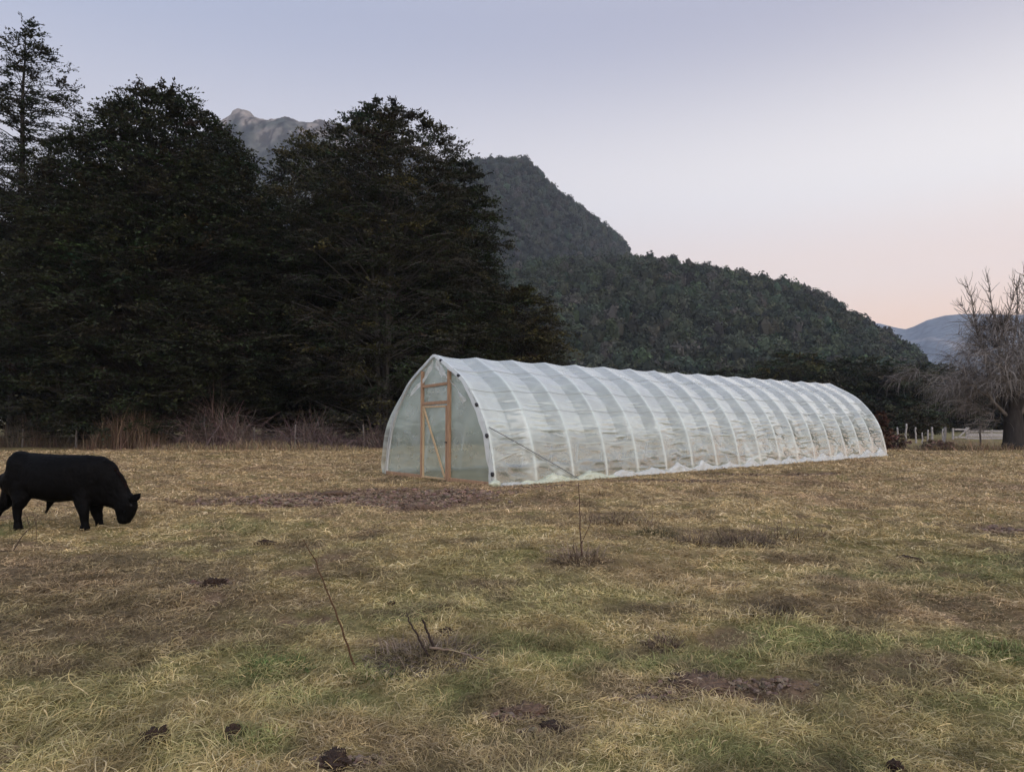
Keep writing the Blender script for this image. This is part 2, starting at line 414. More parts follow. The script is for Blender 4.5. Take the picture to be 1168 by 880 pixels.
def build_grass():
    acc = Acc()
    n = 720000
    r = np.exp(RNG.uniform(math.log(2.5), math.log(44), n)); th = RNG.uniform(-.80, .80, n)
    x, y = r * np.sin(th), r * np.cos(th)
    lx, ly = g_local(x, y)
    keep = ~((np.abs(lx) < G_W + .03) & (ly > -.05) & (ly < G_L + .1))
    so, gr, br = masks(x, y)
    keep &= RNG.random(n) > so * .70
    keep &= RNG.random(n) < .35 + .65 * sstep(.34, .50, fbm(x * 5.5, y * 5.5, 77, 3)) + .5 * (r > 14)
    x, y, r, so, gr, br = [v[keep] for v in (x, y, r, so, gr, br)]; n = len(x)
    tus = fbm(x * 1.6, y * 1.6, 91, 3)
    inside = (lambda a, b: (np.abs(a) < G_W))(*g_local(x, y))
    L_ = RNG.uniform(.03, .11, n) * (1 + .9 * sstep(.5, .75, tus)) * (1 - .45 * so) * np.clip(.8 + r / 40, .8, 1.5)
    flow = fbm(x * .9, y * .9, 120, 3) * 4 * PI
    az = flow + RNG.normal(0, 1.5, n)
    el = np.abs(RNG.normal(.22, .26, n)) + .25 * gr
    el = np.clip(el, .02, 1.45)
    loop = RNG.random(n) < .28; el = np.where(loop, RNG.uniform(.5, 1.2, n), el)
    droop = np.where(loop, RNG.uniform(1.6, 3.0, n), RNG.uniform(.2, 1.5, n) * (el + .25))
    curl = RNG.normal(0, 1.7, n) * (1 - .6 * gr)
    z = ground_z(x, y) + RNG.uniform(-.012, .022, n)
    P, Sd = blade_lines(x, y, z, az, L_, el, droop, curl, 5)
    gzz = ground_z(P[:, 2:, 0], P[:, 2:, 1])
    P[:, 2:, 2] = np.maximum(P[:, 2:, 2], gzz + .004)
    thick = RNG.random(n) < .12; L_ = L_ * (1 + .5 * thick)
    w0 = np.maximum(.0026, .00068 * r) * RNG.uniform(.6, 1.4, n) * (1 + .7 * thick)
    w_ = w0[:, None] * np.array([.8, 1, .9, .65, .15])
    c = mix(np.broadcast_to(STRAW, (n, 3)), OLIVE, RNG.random(n) ** 1.3 * (.9 - .4 * sstep(8, 16, r)))
    c = mix(c, PALE, ((RNG.random(n) < .15) | thick) * RNG.uniform(.3, 1, n) * (1 - .6 * gr))
    c = mix(c, GREENC * RNG.uniform(.8, 1.5, n)[:, None], np.clip(gr * 1.05, 0, 1) * (RNG.random(n) < .85) * RNG.uniform(.5, 1, n))
    c = mix(c, BROWNC, np.clip(br, 0, 1) * RNG.uniform(.4, 1, n))
    c = mix(c, SOILC * 1.6, so * .6)
    pink = sstep(.55, .75, fbm(x * .5, y * .5, 150, 3)) * .35
    c = mix(c, np.array([.50, .34, .21]), np.clip(pink + .40 * sstep(9, 17, r), 0, .7))
    tone = .50 + .50 * sstep(.28, .72, fbm(x * 3.2, y * 3.2, 171, 4)) * (.8 + .4 * fbm(x * .7, y * .7, 181, 3)) + .36 * sstep(.36, .62, fbm(x * 7.5, y * 7.5, 191, 3))
    c = c * RNG.uniform(.65, 1.25, n)[:, None] * tone[:, None]
    side = Sd.copy(); tw = RNG.normal(0, .5, n)
    side[..., 2] += tw[:, None]; side /= np.linalg.norm(side, axis=2, keepdims=True)
    strips(acc, P, w_, side, c)
    return tag(acc.build('grass', M['grass'], None, True), kind='stuff')
build_grass()

def build_crumbs():
    rg = np.random.default_rng(77); X, Y = [], []
    for (px, py, rx, ry) in SOIL:
        c = gp(px, py); k = int(420 * rx * ry * (14 / c[1]) ** 1.2) + 60
        X.append(c[0] + rg.normal(0, rx * .5, k)); Y.append(c[1] + rg.normal(0, ry * .5, k))
    x, y = np.concatenate(X), np.concatenate(Y); so, _, _ = masks(x, y); lx, ly = g_local(x, y)
    keep = (so > .35) & ~((np.abs(lx) < G_W + .1) & (ly > -.15)); x, y = x[keep], y[keep]; n = len(x)
    v, f = ico(2); m = len(v); r = .006 + .026 * rg.random(n) ** 4 * np.clip(np.hypot(x, y) / 10, .3, 1.5)
    V = v[None] * (1 + rg.normal(0, .16, (n, m)))[..., None] * r[:, None, None] * np.array([1.3, 1.1, .75]) + np.stack([x, y, ground_z(x, y) + r * .2], -1)[:, None]
    c = SOILC * rg.uniform(.6, 1.7, (n, 1)) * (1 + rg.normal(0, .06, (n, 3)))
    a = Acc(); a.add(V, None, (f[None] + (np.arange(n) * m)[:, None, None]).reshape(-1, 3), np.repeat(c, m, 0))
    tag(a.build('soil_crumbs', M['twig'], None, False), kind='stuff')
build_crumbs()

# ------------------------------------------------------------------ greenhouse
def build_greenhouse():
    root = thing('greenhouse', 'long arched greenhouse of translucent plastic film with a timber door frame in its end wall', 'greenhouse', (G_O[0], G_O[1], 0), G_ROT)
    W = G_W; NB = 17; BAY = G_L / NB
    U = np.array([0, .05, .15, .3, .47, .60, .75, .845, .915, .965, .99, 1.0])
    Z = np.array([3.34, 3.29, 3.15, 2.95, 2.69, 2.40, 1.95, 1.56, 1.13, .62, .28, 0.0])
    # smooth arc by Catmull-Rom on the full outline, re-sampled by arc length
    pts = np.concatenate([np.c_[U[::-1] * W, Z[::-1]], np.c_[-U[1:] * W, Z[1:]]])
    def crm(p, m=16):
        e = np.concatenate([[2 * p[0] - p[1]], p, [2 * p[-1] - p[-2]]]); o = []
        for k in range(1, len(e) - 2):
            t = np.linspace(0, 1, m, endpoint=False)[:, None]; a, b, c, d = e[k - 1:k + 3]
            o.append(.5 * (2 * b + (c - a) * t + (2 * a - 5 * b + 4 * c - d) * t ** 2 + (3 * b - a - 3 * c + d) * t ** 3))
        return np.concatenate(o + [p[-1:]])
    fine = crm(pts); dl = np.r_[0, np.cumsum(np.hypot(*np.diff(fine, axis=0).T))]
    ARC = dl[-1]
    def arch(n):
        s = np.linspace(0, ARC, n); p = np.c_[np.interp(s, dl, fine[:, 0]), np.interp(s, dl, fine[:, 1])]
        t = np.gradient(p, axis=0); t /= np.linalg.norm(t, axis=1, keepdims=True)
        return s, p, np.c_[t[:, 1], -t[:, 0]]       # outward normal
    half_w = lambda z: np.interp(z, np.sort(fine[fine[:, 0] >= 0][:, 1]), fine[fine[:, 0] >= 0][:, 0][np.argsort(fine[fine[:, 0] >= 0][:, 1])])
    # ribs
    s, p, nn = arch(56)
    for k in range(NB + 1):
        a = Acc(); yy = k * BAY
        P3 = np.c_[p[:, 0], np.full(len(p), yy), p[:, 1]]
        tubes(a, P3, np.full(len(P3), .030), 8)
        a.build('arch_rib', M['white_pipe'], root, True)
    # purlins (lengthwise pipes under the ribs)
    for frac in (.30, .40, .5, .60, .70):
        q = np.array([np.interp(frac * ARC, dl, fine[:, 0]), np.interp(frac * ARC, dl, fine[:, 1])])
        q = q * np.array([.955, .958]); a = Acc()
        yy = np.linspace(0, G_L, 60)
        tubes(a, np.c_[np.full(60, q[0]), yy, q[1] + RNG.normal(0, .006, 60)], np.full(60, .016), 6)
        a.build('purlin', M['white_pipe'], root, True)
    # cover film
    nv, per = 430, 22; s, p, nn = arch(nv); ns = NB * per + 1
    yy = np.linspace(0, G_L, ns); fr = (yy / BAY) % 1.0; fr[-1] = 0; bay = np.minimum((yy / BAY).astype(int), NB - 1)
    Sg, Yg = np.meshgrid(s, yy, indexing='ij'); zz = np.interp(Sg, dl, fine[:, 1]); xx = np.interp(Sg, dl, fine[:, 0])
    fg = np.broadcast_to(fr, Sg.shape); bg_ = np.broadcast_to(bay, Sg.shape)
    env = np.sin(PI * fg) ** .8; vee = np.minimum(fg / .58, (1 - fg) / .42)
    rb1 = RNG.random((NB, 8)); g = lambda k: rb1[bg_, k]
    sag = .085 * (.75 + .5 * g(0)) * (.45 * env + .55 * vee) * (1 - .25 * sstep(2.8, 3.25, zz)) * (.35 + .65 * sstep(.1, 1.2, zz))
    wr = np.zeros_like(Sg)
    # horizontal pull wrinkles on the lower-middle of each bay
    ez = np.exp(-((zz - (1.15 + .5 * g(1))) / .36) ** 2)
    ph = fbm(Yg * 1.3 + 9 * g(2), Sg * .9, 7, 3) * 5
    wr += .016 * ez * env * np.sin(2 * PI * (Sg / (.13 + .05 * g(3))) + ph + 3 * (fg - .5) * (g(4) - .5)) * sstep(.35, .6, fbm(Yg * 1.1, Sg * 2.2, 17, 3))
    # fine creases running along the film everywhere
    wr += (fbm(Yg * .9, Sg * 7, 27, 3) - .5) * .045 * env
    rid = 1 - np.abs(2 * fbm(Yg * 1.1 + .6 * Sg, Sg * 3.1, 47, 3) - 1) * 2.2
    wr += .020 * np.clip(rid, 0, 1) ** 3 * env * (.4 + .6 * sstep(2.9, 1.0, zz))
    # fold from rib foot, diagonal
    di = 1 - np.abs(2 * fbm((Yg * 1.6 + zz * 1.6), (Yg * .35 - zz * 2.0), 57, 3) - 1) * 2.4
    wr += .035 * np.clip(di, 0, 1) ** 2 * env * sstep(1.25, .4, zz) * sstep(.0, .25, zz)
    crease = np.zeros_like(Sg); rr_ = np.random.default_rng(808)
    for k in range(NB):
        m_ = slice(k * per, (k + 1) * per + 1)
        for _ in range(22):
            side_ = rr_.random() < .72; z0 = rr_.choice([rr_.normal(1.22, .22), rr_.uniform(.9, 3.0), rr_.uniform(.2, .9)], p=[.58, .34, .08]); z0 = float(np.clip(z0, .15, 3.1))
            s0 = float(np.interp(z0, p[:nv // 2, 1], s[:nv // 2])); s0 = s0 if side_ else ARC - s0
            c0, hw_ = rr_.uniform(.1, .9), rr_.uniform(.12, .5); f_ = fr[m_][None]; sl = rr_.normal(0, .10) + (.25 if z0 < .8 else 0) * rr_.normal(0, 1)
            bow = rr_.normal(.0, .05) * np.sin(PI * f_)
            ds = (Sg[:, m_] - s0 - sl * (f_ - c0) - bow) / rr_.uniform(.016, .034)
            e_ = np.clip(1 - ((f_ - c0) / hw_) ** 2, 0, 1) * np.sin(PI * f_) ** .4
            crease[:, m_] += (np.exp(-ds ** 2) - .8 * np.exp(-(ds + 1.9) ** 2)) * e_ * rr_.uniform(.5, 1.2)
    wr += .013 * crease
    off = .034 - sag + wr
    # loose billow of the far-side sheet at the door end
    off += np.where(xx < 0, 1, 0) * .26 * sstep(2.6, 1.0, zz) * sstep(2.8, .0, Yg) * sstep(-.1, .5, zz + .2)
    off = np.where(zz < .03, np.maximum(off, .04), off)
    n_x = np.interp(Sg, s, nn[:, 0]); n_z = np.interp(Sg, s, nn[:, 1])
    V = np.stack([xx + n_x * off, Yg + np.where(Yg < .01, -.05, 0) + np.where(Yg > G_L - .01, .05, 0), np.maximum(zz + n_z * off, .012)], -1)
    i = np.arange(nv - 1)[:, None] * ns; j = np.arange(ns - 1)[None]
    q = np.stack([i + j, i + j + 1, i + ns + j + 1, i + ns + j], -1).reshape(-1, 4)
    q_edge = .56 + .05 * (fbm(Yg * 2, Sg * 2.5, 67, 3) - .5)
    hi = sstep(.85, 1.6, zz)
    op = .62 + .52 * hi + .86 * hi * (1 - sstep(q_edge - .02, q_edge + .02, fg)) + .5 * np.exp(-((fg * (fg < .5) + (1 - fg) * (fg >= .5)) * BAY / .06) ** 2)  # bright band beside each rib stands in for reflected sky, set by opacity
    op += .35 * np.clip(rid, 0, 1) ** 2 + 1.0 * np.clip(di * 1.3, 0, 1) ** 2 * sstep(1.25, .4, zz) * sstep(.42, .62, fbm(Yg * .5, zz, 69, 2)) + .35 * ez * (fbm(Yg * 1.2, Sg * 8, 37, 3) > .52)  # fold and wrinkle highlights painted in as denser film
    op += (fbm(Yg * 1.5, Sg * 3, 68, 3) - .5) * .30 + np.clip(.85 * crease, -.25, 1.2)  # crease highlights and their dark lower edges also put into the opacity
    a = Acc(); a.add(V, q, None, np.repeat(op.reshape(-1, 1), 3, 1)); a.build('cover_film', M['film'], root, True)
    # lashing lines lying along the outside of the film
    for zl in (2.92, 2.36, 1.86):
        kk = int(np.argmin(np.abs(p[:nv // 2, 1] - zl))); a = Acc(); Q = V[kk, ::2] + np.array([nn[kk, 0], 0, nn[kk, 1]]) * .012
        tubes(a, Q, np.full(len(Q), .0045), 5); a.build('lashing_line', M['cord'], root, True)
    # end walls
    UL, UR, DT = -.62, .66, 2.03
    def endwall(y0, name, opening, mat, amp):
        a = Acc(); zs = np.unique(np.r_[np.linspace(.02, DT, 34), np.linspace(DT, 3.29, 24)])
        m = 12; rows = []
        for z in zs:
            h = half_w(z) - .004
            l_, r_ = max(-h, min(UL, h)), min(h, max(UR, -h))
            rows.append(np.r_[np.linspace(-h, l_, m), np.linspace(l_, r_, m)[1:], np.linspace(r_, h, m)[1:]])
        X = np.array(rows); Zg = np.repeat(zs[:, None], X.shape[1], 1)
        d = (fbm(X * 1.6 + .7 * Zg, Zg * 1.3, 71, 3) - .5) * amp + (fbm(X * 6, Zg * 1.4, 72, 3) - .5) * amp * .35
        V = np.stack([X, y0 + d, Zg], -1); nc = X.shape[1]; q = []
        for r in range(len(zs) - 1):
            for c in range(nc - 1):
                if opening and zs[r + 1] <= DT + 1e-6 and m - 1 <= c < 2 * m - 2: continue
                q.append((r * nc + c, r * nc + c + 1, (r + 1) * nc + c + 1, (r + 1) * nc + c))
        a.add(V, q); return a.build(name, mat, root, True)
    endwall(.03, 'end_wall_film', True, M['film_end'], .05)
    endwall(G_L - .03, 'far_end_film', False, M['film_end'], .05)
    # timber: jambs, cross bars, base boards
    def part(name, mat, *beams, parent=root):
        a = Acc()
        for b in beams: beam(a, *b)
        return a.build(name, mat, parent)
    jz = float(np.interp(.66, np.sort(np.abs(fine[:, 0])), fine[:, 1][np.argsort(np.abs(fine[:, 0]))])) - .06
    part('door_jamb', M['wood'], ((UL, -.03, .0), (UL, -.03, jz), .075, .09, (1, 1, 1), (0, 1, 0)))
    part('door_jamb', M['wood'], ((UR, -.03, .0), (UR, -.03, jz - .02), .085, .09, (1, 1, 1), (0, 1, 0)))
    part('cross_bar', M['wood'], ((UL + .04, -.03, 2.05), (UR - .045, -.03, 2.08), .06, .085))
    part('cross_bar', M['wood'], ((UL + .04, -.03, 2.52), (UR - .045, -.03, 2.57), .06, .075))
    part('base_board', M['wood'], ((-W + .02, -.02, .05), (UL - .04, -.02, .05), .05, .11))
    part('base_board', M['wood'], ((UR + .045, -.02, .05), (W - .02, -.02, .05), .05, .11))
    # door leaf
    dl_, dr_ = UL + .055, UR - .06
    a = Acc(); nx, nz = 14, 40
    Xg, Zg = np.meshgrid(np.linspace(dl_ + .02, dr_ - .02, nx), np.linspace(.05, 1.98, nz), indexing='ij')
    Yd = -.022 + (fbm(Xg * 4, Zg * 2.5, 81, 3) - .5) * .05
    i = np.arange(nx - 1)[:, None] * nz; j = np.arange(nz - 1)[None]
    q = np.stack([i + j, i + nz + j, i + nz + j + 1, i + j + 1], -1).reshape(-1, 4)
    a.add(np.stack([Xg, Yd, Zg], -1), q); door = a.build('door', M['film_end'], root, True)
    door['label'] = 'film covered door leaf with a diagonal brace'
    part('stile', M['wood_pale'], ((dl_ + .025, -.045, .03), (dl_ + .025, -.045, 1.99), .045, .05, (1, 1, 1), (0, 1, 0)), parent=door)
    part('stile', M['wood'], ((dr_ - .03, -.045, .03), (dr_ - .03, -.045, 1.99), .06, .05, (1, 1, 1), (0, 1, 0)), parent=door)
    part('rail', M['wood_pale'], ((dl_ + .05, -.045, 1.965), (dr_ - .062, -.045, 1.965), .04, .05), parent=door)
    part('rail', M['wood_pale'], ((dl_ + .05, -.045, .06), (dr_ - .062, -.045, .06), .04, .05), parent=door)
    part('brace', M['wood_pale'], ((dl_ + .075, -.062, 1.92), (dr_ - .085, -.062, .10), .06, .03, (1, 1, 1), (0, 1, 0)), parent=door)
    part('handle', M['black'], ((dr_ - .045, -.085, 1.02), (dr_ + .03, -.085, 1.02), .03, .03), parent=door)
    # bracing pipes
    def pipe(name, p0, p1, r, mat):
        a = Acc(); t = np.linspace(0, 1, 24)[:, None]; P = np.asarray(p0) * (1 - t) + np.asarray(p1) * t
        tubes(a, P, np.full(24, r), 7, cap=True); return a.build(name, mat, root, True)
    a = Acc(); t = np.linspace(0, 1, 40); sv = np.interp(1.40 * (1 - t) + .03 * t, p[:nv // 2, 1], s[:nv // 2])
    xp = np.interp(sv, dl, fine[:, 0]); zp = np.interp(sv, dl, fine[:, 1]); nxp = np.interp(sv, s, nn[:, 0]); nzp = np.interp(sv, s, nn[:, 1])
    tubes(a, np.c_[xp + nxp * .075, t * 2.12 * BAY, zp + nzp * .075], np.full(40, .013), 7, cap=True); a.build('brace_pipe', M['grey_pipe'], root, True)
    pipe('brace_pipe', (-2.36, .16, 1.36), (-.60, .16, .92), .017, M['grey_pipe'])
    pipe('brace_pipe', (-2.45, .3, .30), (-.75, .5, .86), .018, M['white_pipe'])
    pipe('tie_pipe', (-half_w(2.36), .10, 2.36), (half_w(2.36), .10, 2.36), .014, M['white_pipe'])
    # film edge gathered over the first arch, with torn flaps
    a = Acc(); s2, p2, n2 = arch(150)
    for lay in range(4):
        ww = .02 + .009 * lay; jit = (fbm(s2 * 3 + 7 * lay, s2 * 0 + lay, 90 + lay, 4) - .5)
        ctr = np.stack([p2[:, 0] * (1 - .01 * lay) + n2[:, 0] * (.035 + .03 * jit), -.055 - .012 * lay + jit * .05, p2[:, 1] + n2[:, 1] * (.035 + .03 * jit)], -1)
        ctr[:, 2] = np.maximum(ctr[:, 2], .02)
        inw = np.stack([-n2[:, 0], -.25 + 0 * s2 - .3 * jit, -n2[:, 1]], -1); inw /= np.linalg.norm(inw, axis=1, keepdims=True)
        wd = ww * (.6 + 1.6 * np.clip(fbm(s2 * 2 + lay * 3, s2 * 0, 95 + lay, 3), 0, 1))
        strips(a, (ctr + inw * (wd / 2)[:, None])[None], wd[None], inw[None], np.ones((1, 3)))
    a.build('gathered_film_edge', M['film_thick'], root, True)
    def flap(name, pts_l, pts_r, seed):
        a = Acc(); A_ = np.array(pts_l, float); B_ = np.array(pts_r, float); m, n = 30, 12
        tt = np.linspace(0, len(A_) - 1, m); A2 = np.stack([np.interp(tt, range(len(A_)), A_[:, k]) for k in range(2)], 1); B2 = np.stack([np.interp(tt, range(len(B_)), B_[:, k]) for k in range(2)], 1)
        u = np.linspace(0, 1, n)[None, :, None]; G = A2[:, None] * (1 - u) + B2[:, None] * u
        G = G + (fbm(G[..., :1] * 6, G[..., 1:] * 6, seed, 3) - .5) * .08
        yd = -.045 + (fbm(G[..., 0] * 7, G[..., 1] * 5, seed + 3, 3) - .5) * .10 - .02
        i = np.arange(m - 1)[:, None] * n; j = np.arange(n - 1)[None]
        a.add(np.stack([G[..., 0], yd, G[..., 1]], -1), np.stack([i + j, i + j + 1, i + n + j + 1, i + n + j], -1).reshape(-1, 4))
        return a.build(name, M['film_thick'], root, True)
    flap('torn_film_flap', [(.10, 3.22), (.75, 2.62), (1.45, 2.12)], [(.05, 3.00), (.95, 2.55), (1.28, 2.02)], 101)
    flap('torn_film_flap', [(.16, 3.22), (.34, 3.05), (.52, 2.88)], [(.10, 3.12), (.26, 2.85), (.36, 2.74)], 103)
    flap('torn_film_flap', [(-.05, 3.24), (-.5, 2.78), (-1.05, 2.48)], [(-.02, 3.10), (-.42, 2.70), (-1.22, 2.22)], 105)
    # black clips on the front arch
    for zc in (3.18, 2.74, 1.98, 1.22, .30):
        x0 = float(half_w(zc)); sv = float(np.interp(zc, fine[:len(fine) // 2, 1], dl[:len(fine) // 2]))
        q0 = np.array([np.interp(sv - .055, dl, fine[:, 0]), -.065, np.interp(sv - .055, dl, fine[:, 1])]); q1 = np.array([np.interp(sv + .055, dl, fine[:, 0]), -.065, np.interp(sv + .055, dl, fine[:, 1])])
        a = Acc(); tubes(a, np.array([q0 * (1 - k) + q1 * k for k in np.linspace(0, 1, 5)]), np.array([.03, .045, .045, .045, .03]), 7, cap=True); a.build('clip', M['black'], root, True)
    # gathered film along the foot of the cover
    def skirt(name, y0, y1, hmax, bulge, mat, seed, side=1):
        a = Acc(); m = int((y1 - y0) * 26) + 8; n = 16
        Yk = np.linspace(y0, y1, m)[:, None]; t = np.linspace(0, 1, n)[None]
        fk = (Yk / BAY) % 1; pk = .25 + .5 * vnoise(np.floor(Yk / BAY) + .5, Yk * 0 + .5, seed + 7); tri = np.where(fk < pk, fk / pk, (1 - fk) / (1 - pk)); amp = vnoise(np.floor(Yk / BAY) + .5, Yk * 0 + 8.5, seed + 8)
        hh = hmax * (.10 + .75 * tri ** 1.4 * np.clip(amp * 1.5 - .25, 0, 1) + .25 * np.abs(fbm(Yk * 4, Yk * 0, seed, 3) - .5)) * sstep(0, .25, Yk - y0) * sstep(0, .25, y1 - Yk) + .03
        bb = bulge * (.3 + .9 * fbm(Yk * 2.1, Yk * 0 + 3, seed + 1, 3))
        z = hh * np.sin(PI * t * .62) / math.sin(PI * .5) ; x = side * (W + .03 + bb * np.cos(PI * t * .55) + .02) - side * .10 * t
        cr = (fbm(Yk * 5 + t * 3, t * 3.2 + Yk * 1.5, seed + 2, 3) - .5) * .7 + (.4 - np.abs(fbm(Yk * 7 - t * 4, t * 4 + Yk * 2, seed + 4, 3) - .5) * 2.4) * .45
        x = x + side * cr * .09; z = np.maximum(z + cr * .07 * sstep(0, .2, t), .012)
        i = np.arange(m - 1)[:, None] * n; j = np.arange(n - 1)[None]
        a.add(np.stack([x + 0 * Yk, Yk + cr * .05, z + 0 * Yk], -1), np.stack([i + j, i + j + 1, i + n + j + 1, i + n + j], -1).reshape(-1, 4))
        return a.build(name, mat, root, True)
    skirt('rolled_film', .75, 3.3 * BAY, .26, .10, M['film_roll'], 111)
    skirt('film_skirt', 3.1 * BAY, 9.0 * BAY, .42, .07, M['film_thick'], 121)
    skirt('film_skirt', 8.9 * BAY, G_L + .1, .50, .10, M['film_thick'], 131)
    skirt('film_skirt', .0, 1.0 * BAY, .12, .05, M['film_thick'], 141)
    skirt('film_skirt', .0, G_L, .20, .06, M['film_thick'], 151, -1)
    # knot of film at the near corner
    v, f = ico(3); d = 1 + (fbm(v[:, 0] * 2.5 + 5, v[:, 1] * 2.5 + v[:, 2] * 2, 161, 3) - .5) * .9
    a = Acc(); a.add(v * d[:, None] * np.array([.10, .16, .10]) + np.array([W + .06, -.06, .075]), None, f); a.build('film_knot', M['film_roll'], root, True)
    return root
build_greenhouse()

# ------------------------------------------------------------------ bull
def build_bull():
    D0 = float(gp(54, 603.6)[1])
    def zp(zx, zy, dy=0.0):
        return at(zx / 6.283, 490 + zy / 6.283, D0 + dy)
    base = gp(54, 603.6)
    org = np.array([base[0], base[1], 0])
    root = thing('bull', 'black bull grazing with its head down on the dry pasture', 'bull', org)
    mpx = D0 / F_PX / 6.283
    acc = Acc()
    def loft(rows, n=18, sup=2.3):
        # rows: (zx, zy, half in plane px, half width px, dy m)
        C = np.array([zp(r[0], r[1], r[4]) for r in rows]) - org
        h = np.array([r[2] for r in rows]) * mpx; wd = np.array([r[3] for r in rows]) * mpx
        # densify
        tt = np.linspace(0, len(rows) - 1, (len(rows) - 1) * 5 + 1); ii = np.arange(len(rows))
        def sm(a):
            a = np.interp(tt, ii, a); k = np.array([1, 2, 3, 2, 1]) / 9.; b = np.convolve(np.pad(a, 2, 'edge'), k, 'valid'); b[0], b[-1] = a[0], a[-1]; return b
        C = np.stack([sm(C[:, k]) for k in range(3)], 1); h = sm(h); wd = sm(wd)
        T = np.gradient(C, axis=0); T[:, 1] = 0; T /= np.linalg.norm(T, axis=1, keepdims=True)
        Nn = np.stack([-T[:, 2], 0 * h, T[:, 0]], 1)
        a = np.arange(n) / n * 2 * PI
        ca, sa = np.cos(a), np.sin(a); ca = np.sign(ca) * np.abs(ca) ** (2 / sup); sa = np.sign(sa) * np.abs(sa) ** (2 / sup)
        V = C[:, None] + Nn[:, None] * (h[:, None] * ca)[..., None] + np.array([0, 1., 0]) * (wd[:, None] * sa)[..., None]
        K = len(C); q = [(k * n + j, k * n + (j + 1) % n, (k + 1) * n + (j + 1) % n, (k + 1) * n + j) for k in range(K - 1) for j in range(n)]
        V = np.concatenate([V.reshape(-1, 3), C[:1], C[-1:]])
        t = [(K * n, (j + 1) % n, j) for j in range(n)] + [(K * n + 1, (K - 1) * n + j, (K - 1) * n + (j + 1) % n) for j in range(n)]
        acc.add(V, q, t)
    tb = lambda x, top, bot, hw: (x, (top + bot) / 2, (bot - top) / 2, hw, .17)
    loft([tb(66, 235, 350, 35), tb(74, 195, 420, 75), tb(100, 166, 470, 105), tb(140, 149, 485, 122), tb(215, 164, 476, 110), tb(320, 172, 500, 138), tb(420, 176, 520, 150), tb(520, 179, 506, 140), tb(600, 177, 515, 118), tb(672, 181, 545, 106), tb(725, 205, 556, 90), tb(765, 250, 548, 70), tb(790, 310, 520, 46)], 28, 2.4)
    loft([(680, 376, 182, 95, .17), (745, 402, 158, 80, .17), (802, 438, 130, 64, .17), (848, 478, 98, 54, .17), (886, 515, 76, 50, .17)], 22)
    loft([(888, 482, 60, 46, .17), (902, 512, 76, 56, .17), (905, 555, 82, 54, .17), (900, 600, 68, 46, .17), (892, 640, 52, 42, .17), (888, 662, 42, 40, .17), (887, 674, 26, 28, .17)], 20)
    # ears
    for sgn, dy in ((-1, .17 - .10), (1, .17 + .10)):
        loft([(930, 496, 18, 9, dy), (968, 490, 34, 12, dy + sgn * .035), (992, 472, 26, 9, dy + sgn * .06), (1008, 452, 6, 5, dy + sgn * .07)], 10, 2)
    y_n, y_f = 0.0, .33
    loft([(585, 430, 85, 55, y_n + .06), (590, 510, 56, 44, y_n + .03), (601, 575, 36, 32, y_n), (606, 612, 32, 29, y_n), (608, 655, 25, 23, y_n), (607, 686, 26, 25, y_n), (608, 700, 30, 28, y_n), (609, 714, 33, 30, y_n)], 14)
    loft([(676, 450, 85, 52, y_f - .06), (684, 540, 54, 40, y_f - .03), (695, 590, 36, 30, y_f), (702, 622, 31, 27, y_f), (710, 655, 25, 22, y_f), (713, 680, 26, 24, y_f), (716, 694, 29, 27, y_f), (718, 704, 31, 28, y_f)], 14)
    loft([(150, 380, 105, 60, y_n + .05), (160, 455, 78, 52, y_n + .03), (148, 515, 54, 40, y_n), (126, 562, 36, 28, y_n), (124, 600, 29, 24, y_n), (128, 650, 25, 23, y_n), (128, 688, 27, 25, y_n), (130, 702, 30, 27, y_n), (131, 714, 33, 29, y_n)], 14)
    loft([(110, 390, 95, 58, y_f - .05), (72, 470, 66, 48, y_f - .03), (34, 530, 48, 36, y_f), (-6, 574, 33, 27, y_f), (-26, 610, 27, 24, y_f), (-46, 655, 24, 22, y_f), (-56, 688, 27, 25, y_f), (-58, 702, 31, 28, y_f)], 14)
    loft([(366, 500, 34, 18, .17), (352, 530, 24, 14, .17), (342, 560, 14, 9, .17), (334, 582, 7, 5, .17)], 10, 2)
    loft([(80, 190, 12, 12, .17), (62, 225, 12, 12, .17), (54, 290, 11, 11, .16), (50, 360, 10, 10, .15), (48, 420, 9, 9, .15), (46, 470, 16, 14, .15), (44, 520, 17, 14, .15), (42, 560, 6, 6, .15)], 10, 2)
    me = acc.mesh('tmp', True); tmp = bpy.data.objects.new('tmp', me); COL.objects.link(tmp)
    md = tmp.modifiers.new('r', 'REMESH'); md.mode = 'VOXEL'; md.voxel_size = .011; md.use_smooth_shade = True
    ms = tmp.modifiers.new('s', 'SMOOTH'); ms.iterations = 14; ms.factor = .5
    bpy.context.view_layer.update()
    dg = bpy.context.evaluated_depsgraph_get()
    me2 = bpy.data.meshes.new_from_object(tmp.evaluated_get(dg)); me2.name = 'body'
    bpy.data.objects.remove(tmp)
    me2.materials.clear(); me2.polygons.foreach_set('use_smooth', np.ones(len(me2.polygons), bool))
    cv = np.zeros(len(me2.vertices) * 3, np.float32); me2.vertices.foreach_get('co', cv); cv = cv.reshape(-1, 3)
    nv_ = np.zeros(len(me2.vertices) * 3, np.float32); me2.vertices.foreach_get('normal', nv_); nv_ = nv_.reshape(-1, 3)
    hair = (fbm(cv[:, 0] * 9 + cv[:, 1] * 5, cv[:, 2] * 7 - cv[:, 1] * 4, 515, 4) - .5) * .028 + (fbm(cv[:, 0] * 45, cv[:, 2] * 30 + cv[:, 1] * 30, 525, 2) - .5) * .010
    me2.vertices.foreach_set('co', (cv + nv_ * hair[:, None]).astype(np.float32).ravel()); me2.update()
    body = link('body', me2, M['hide'], root)
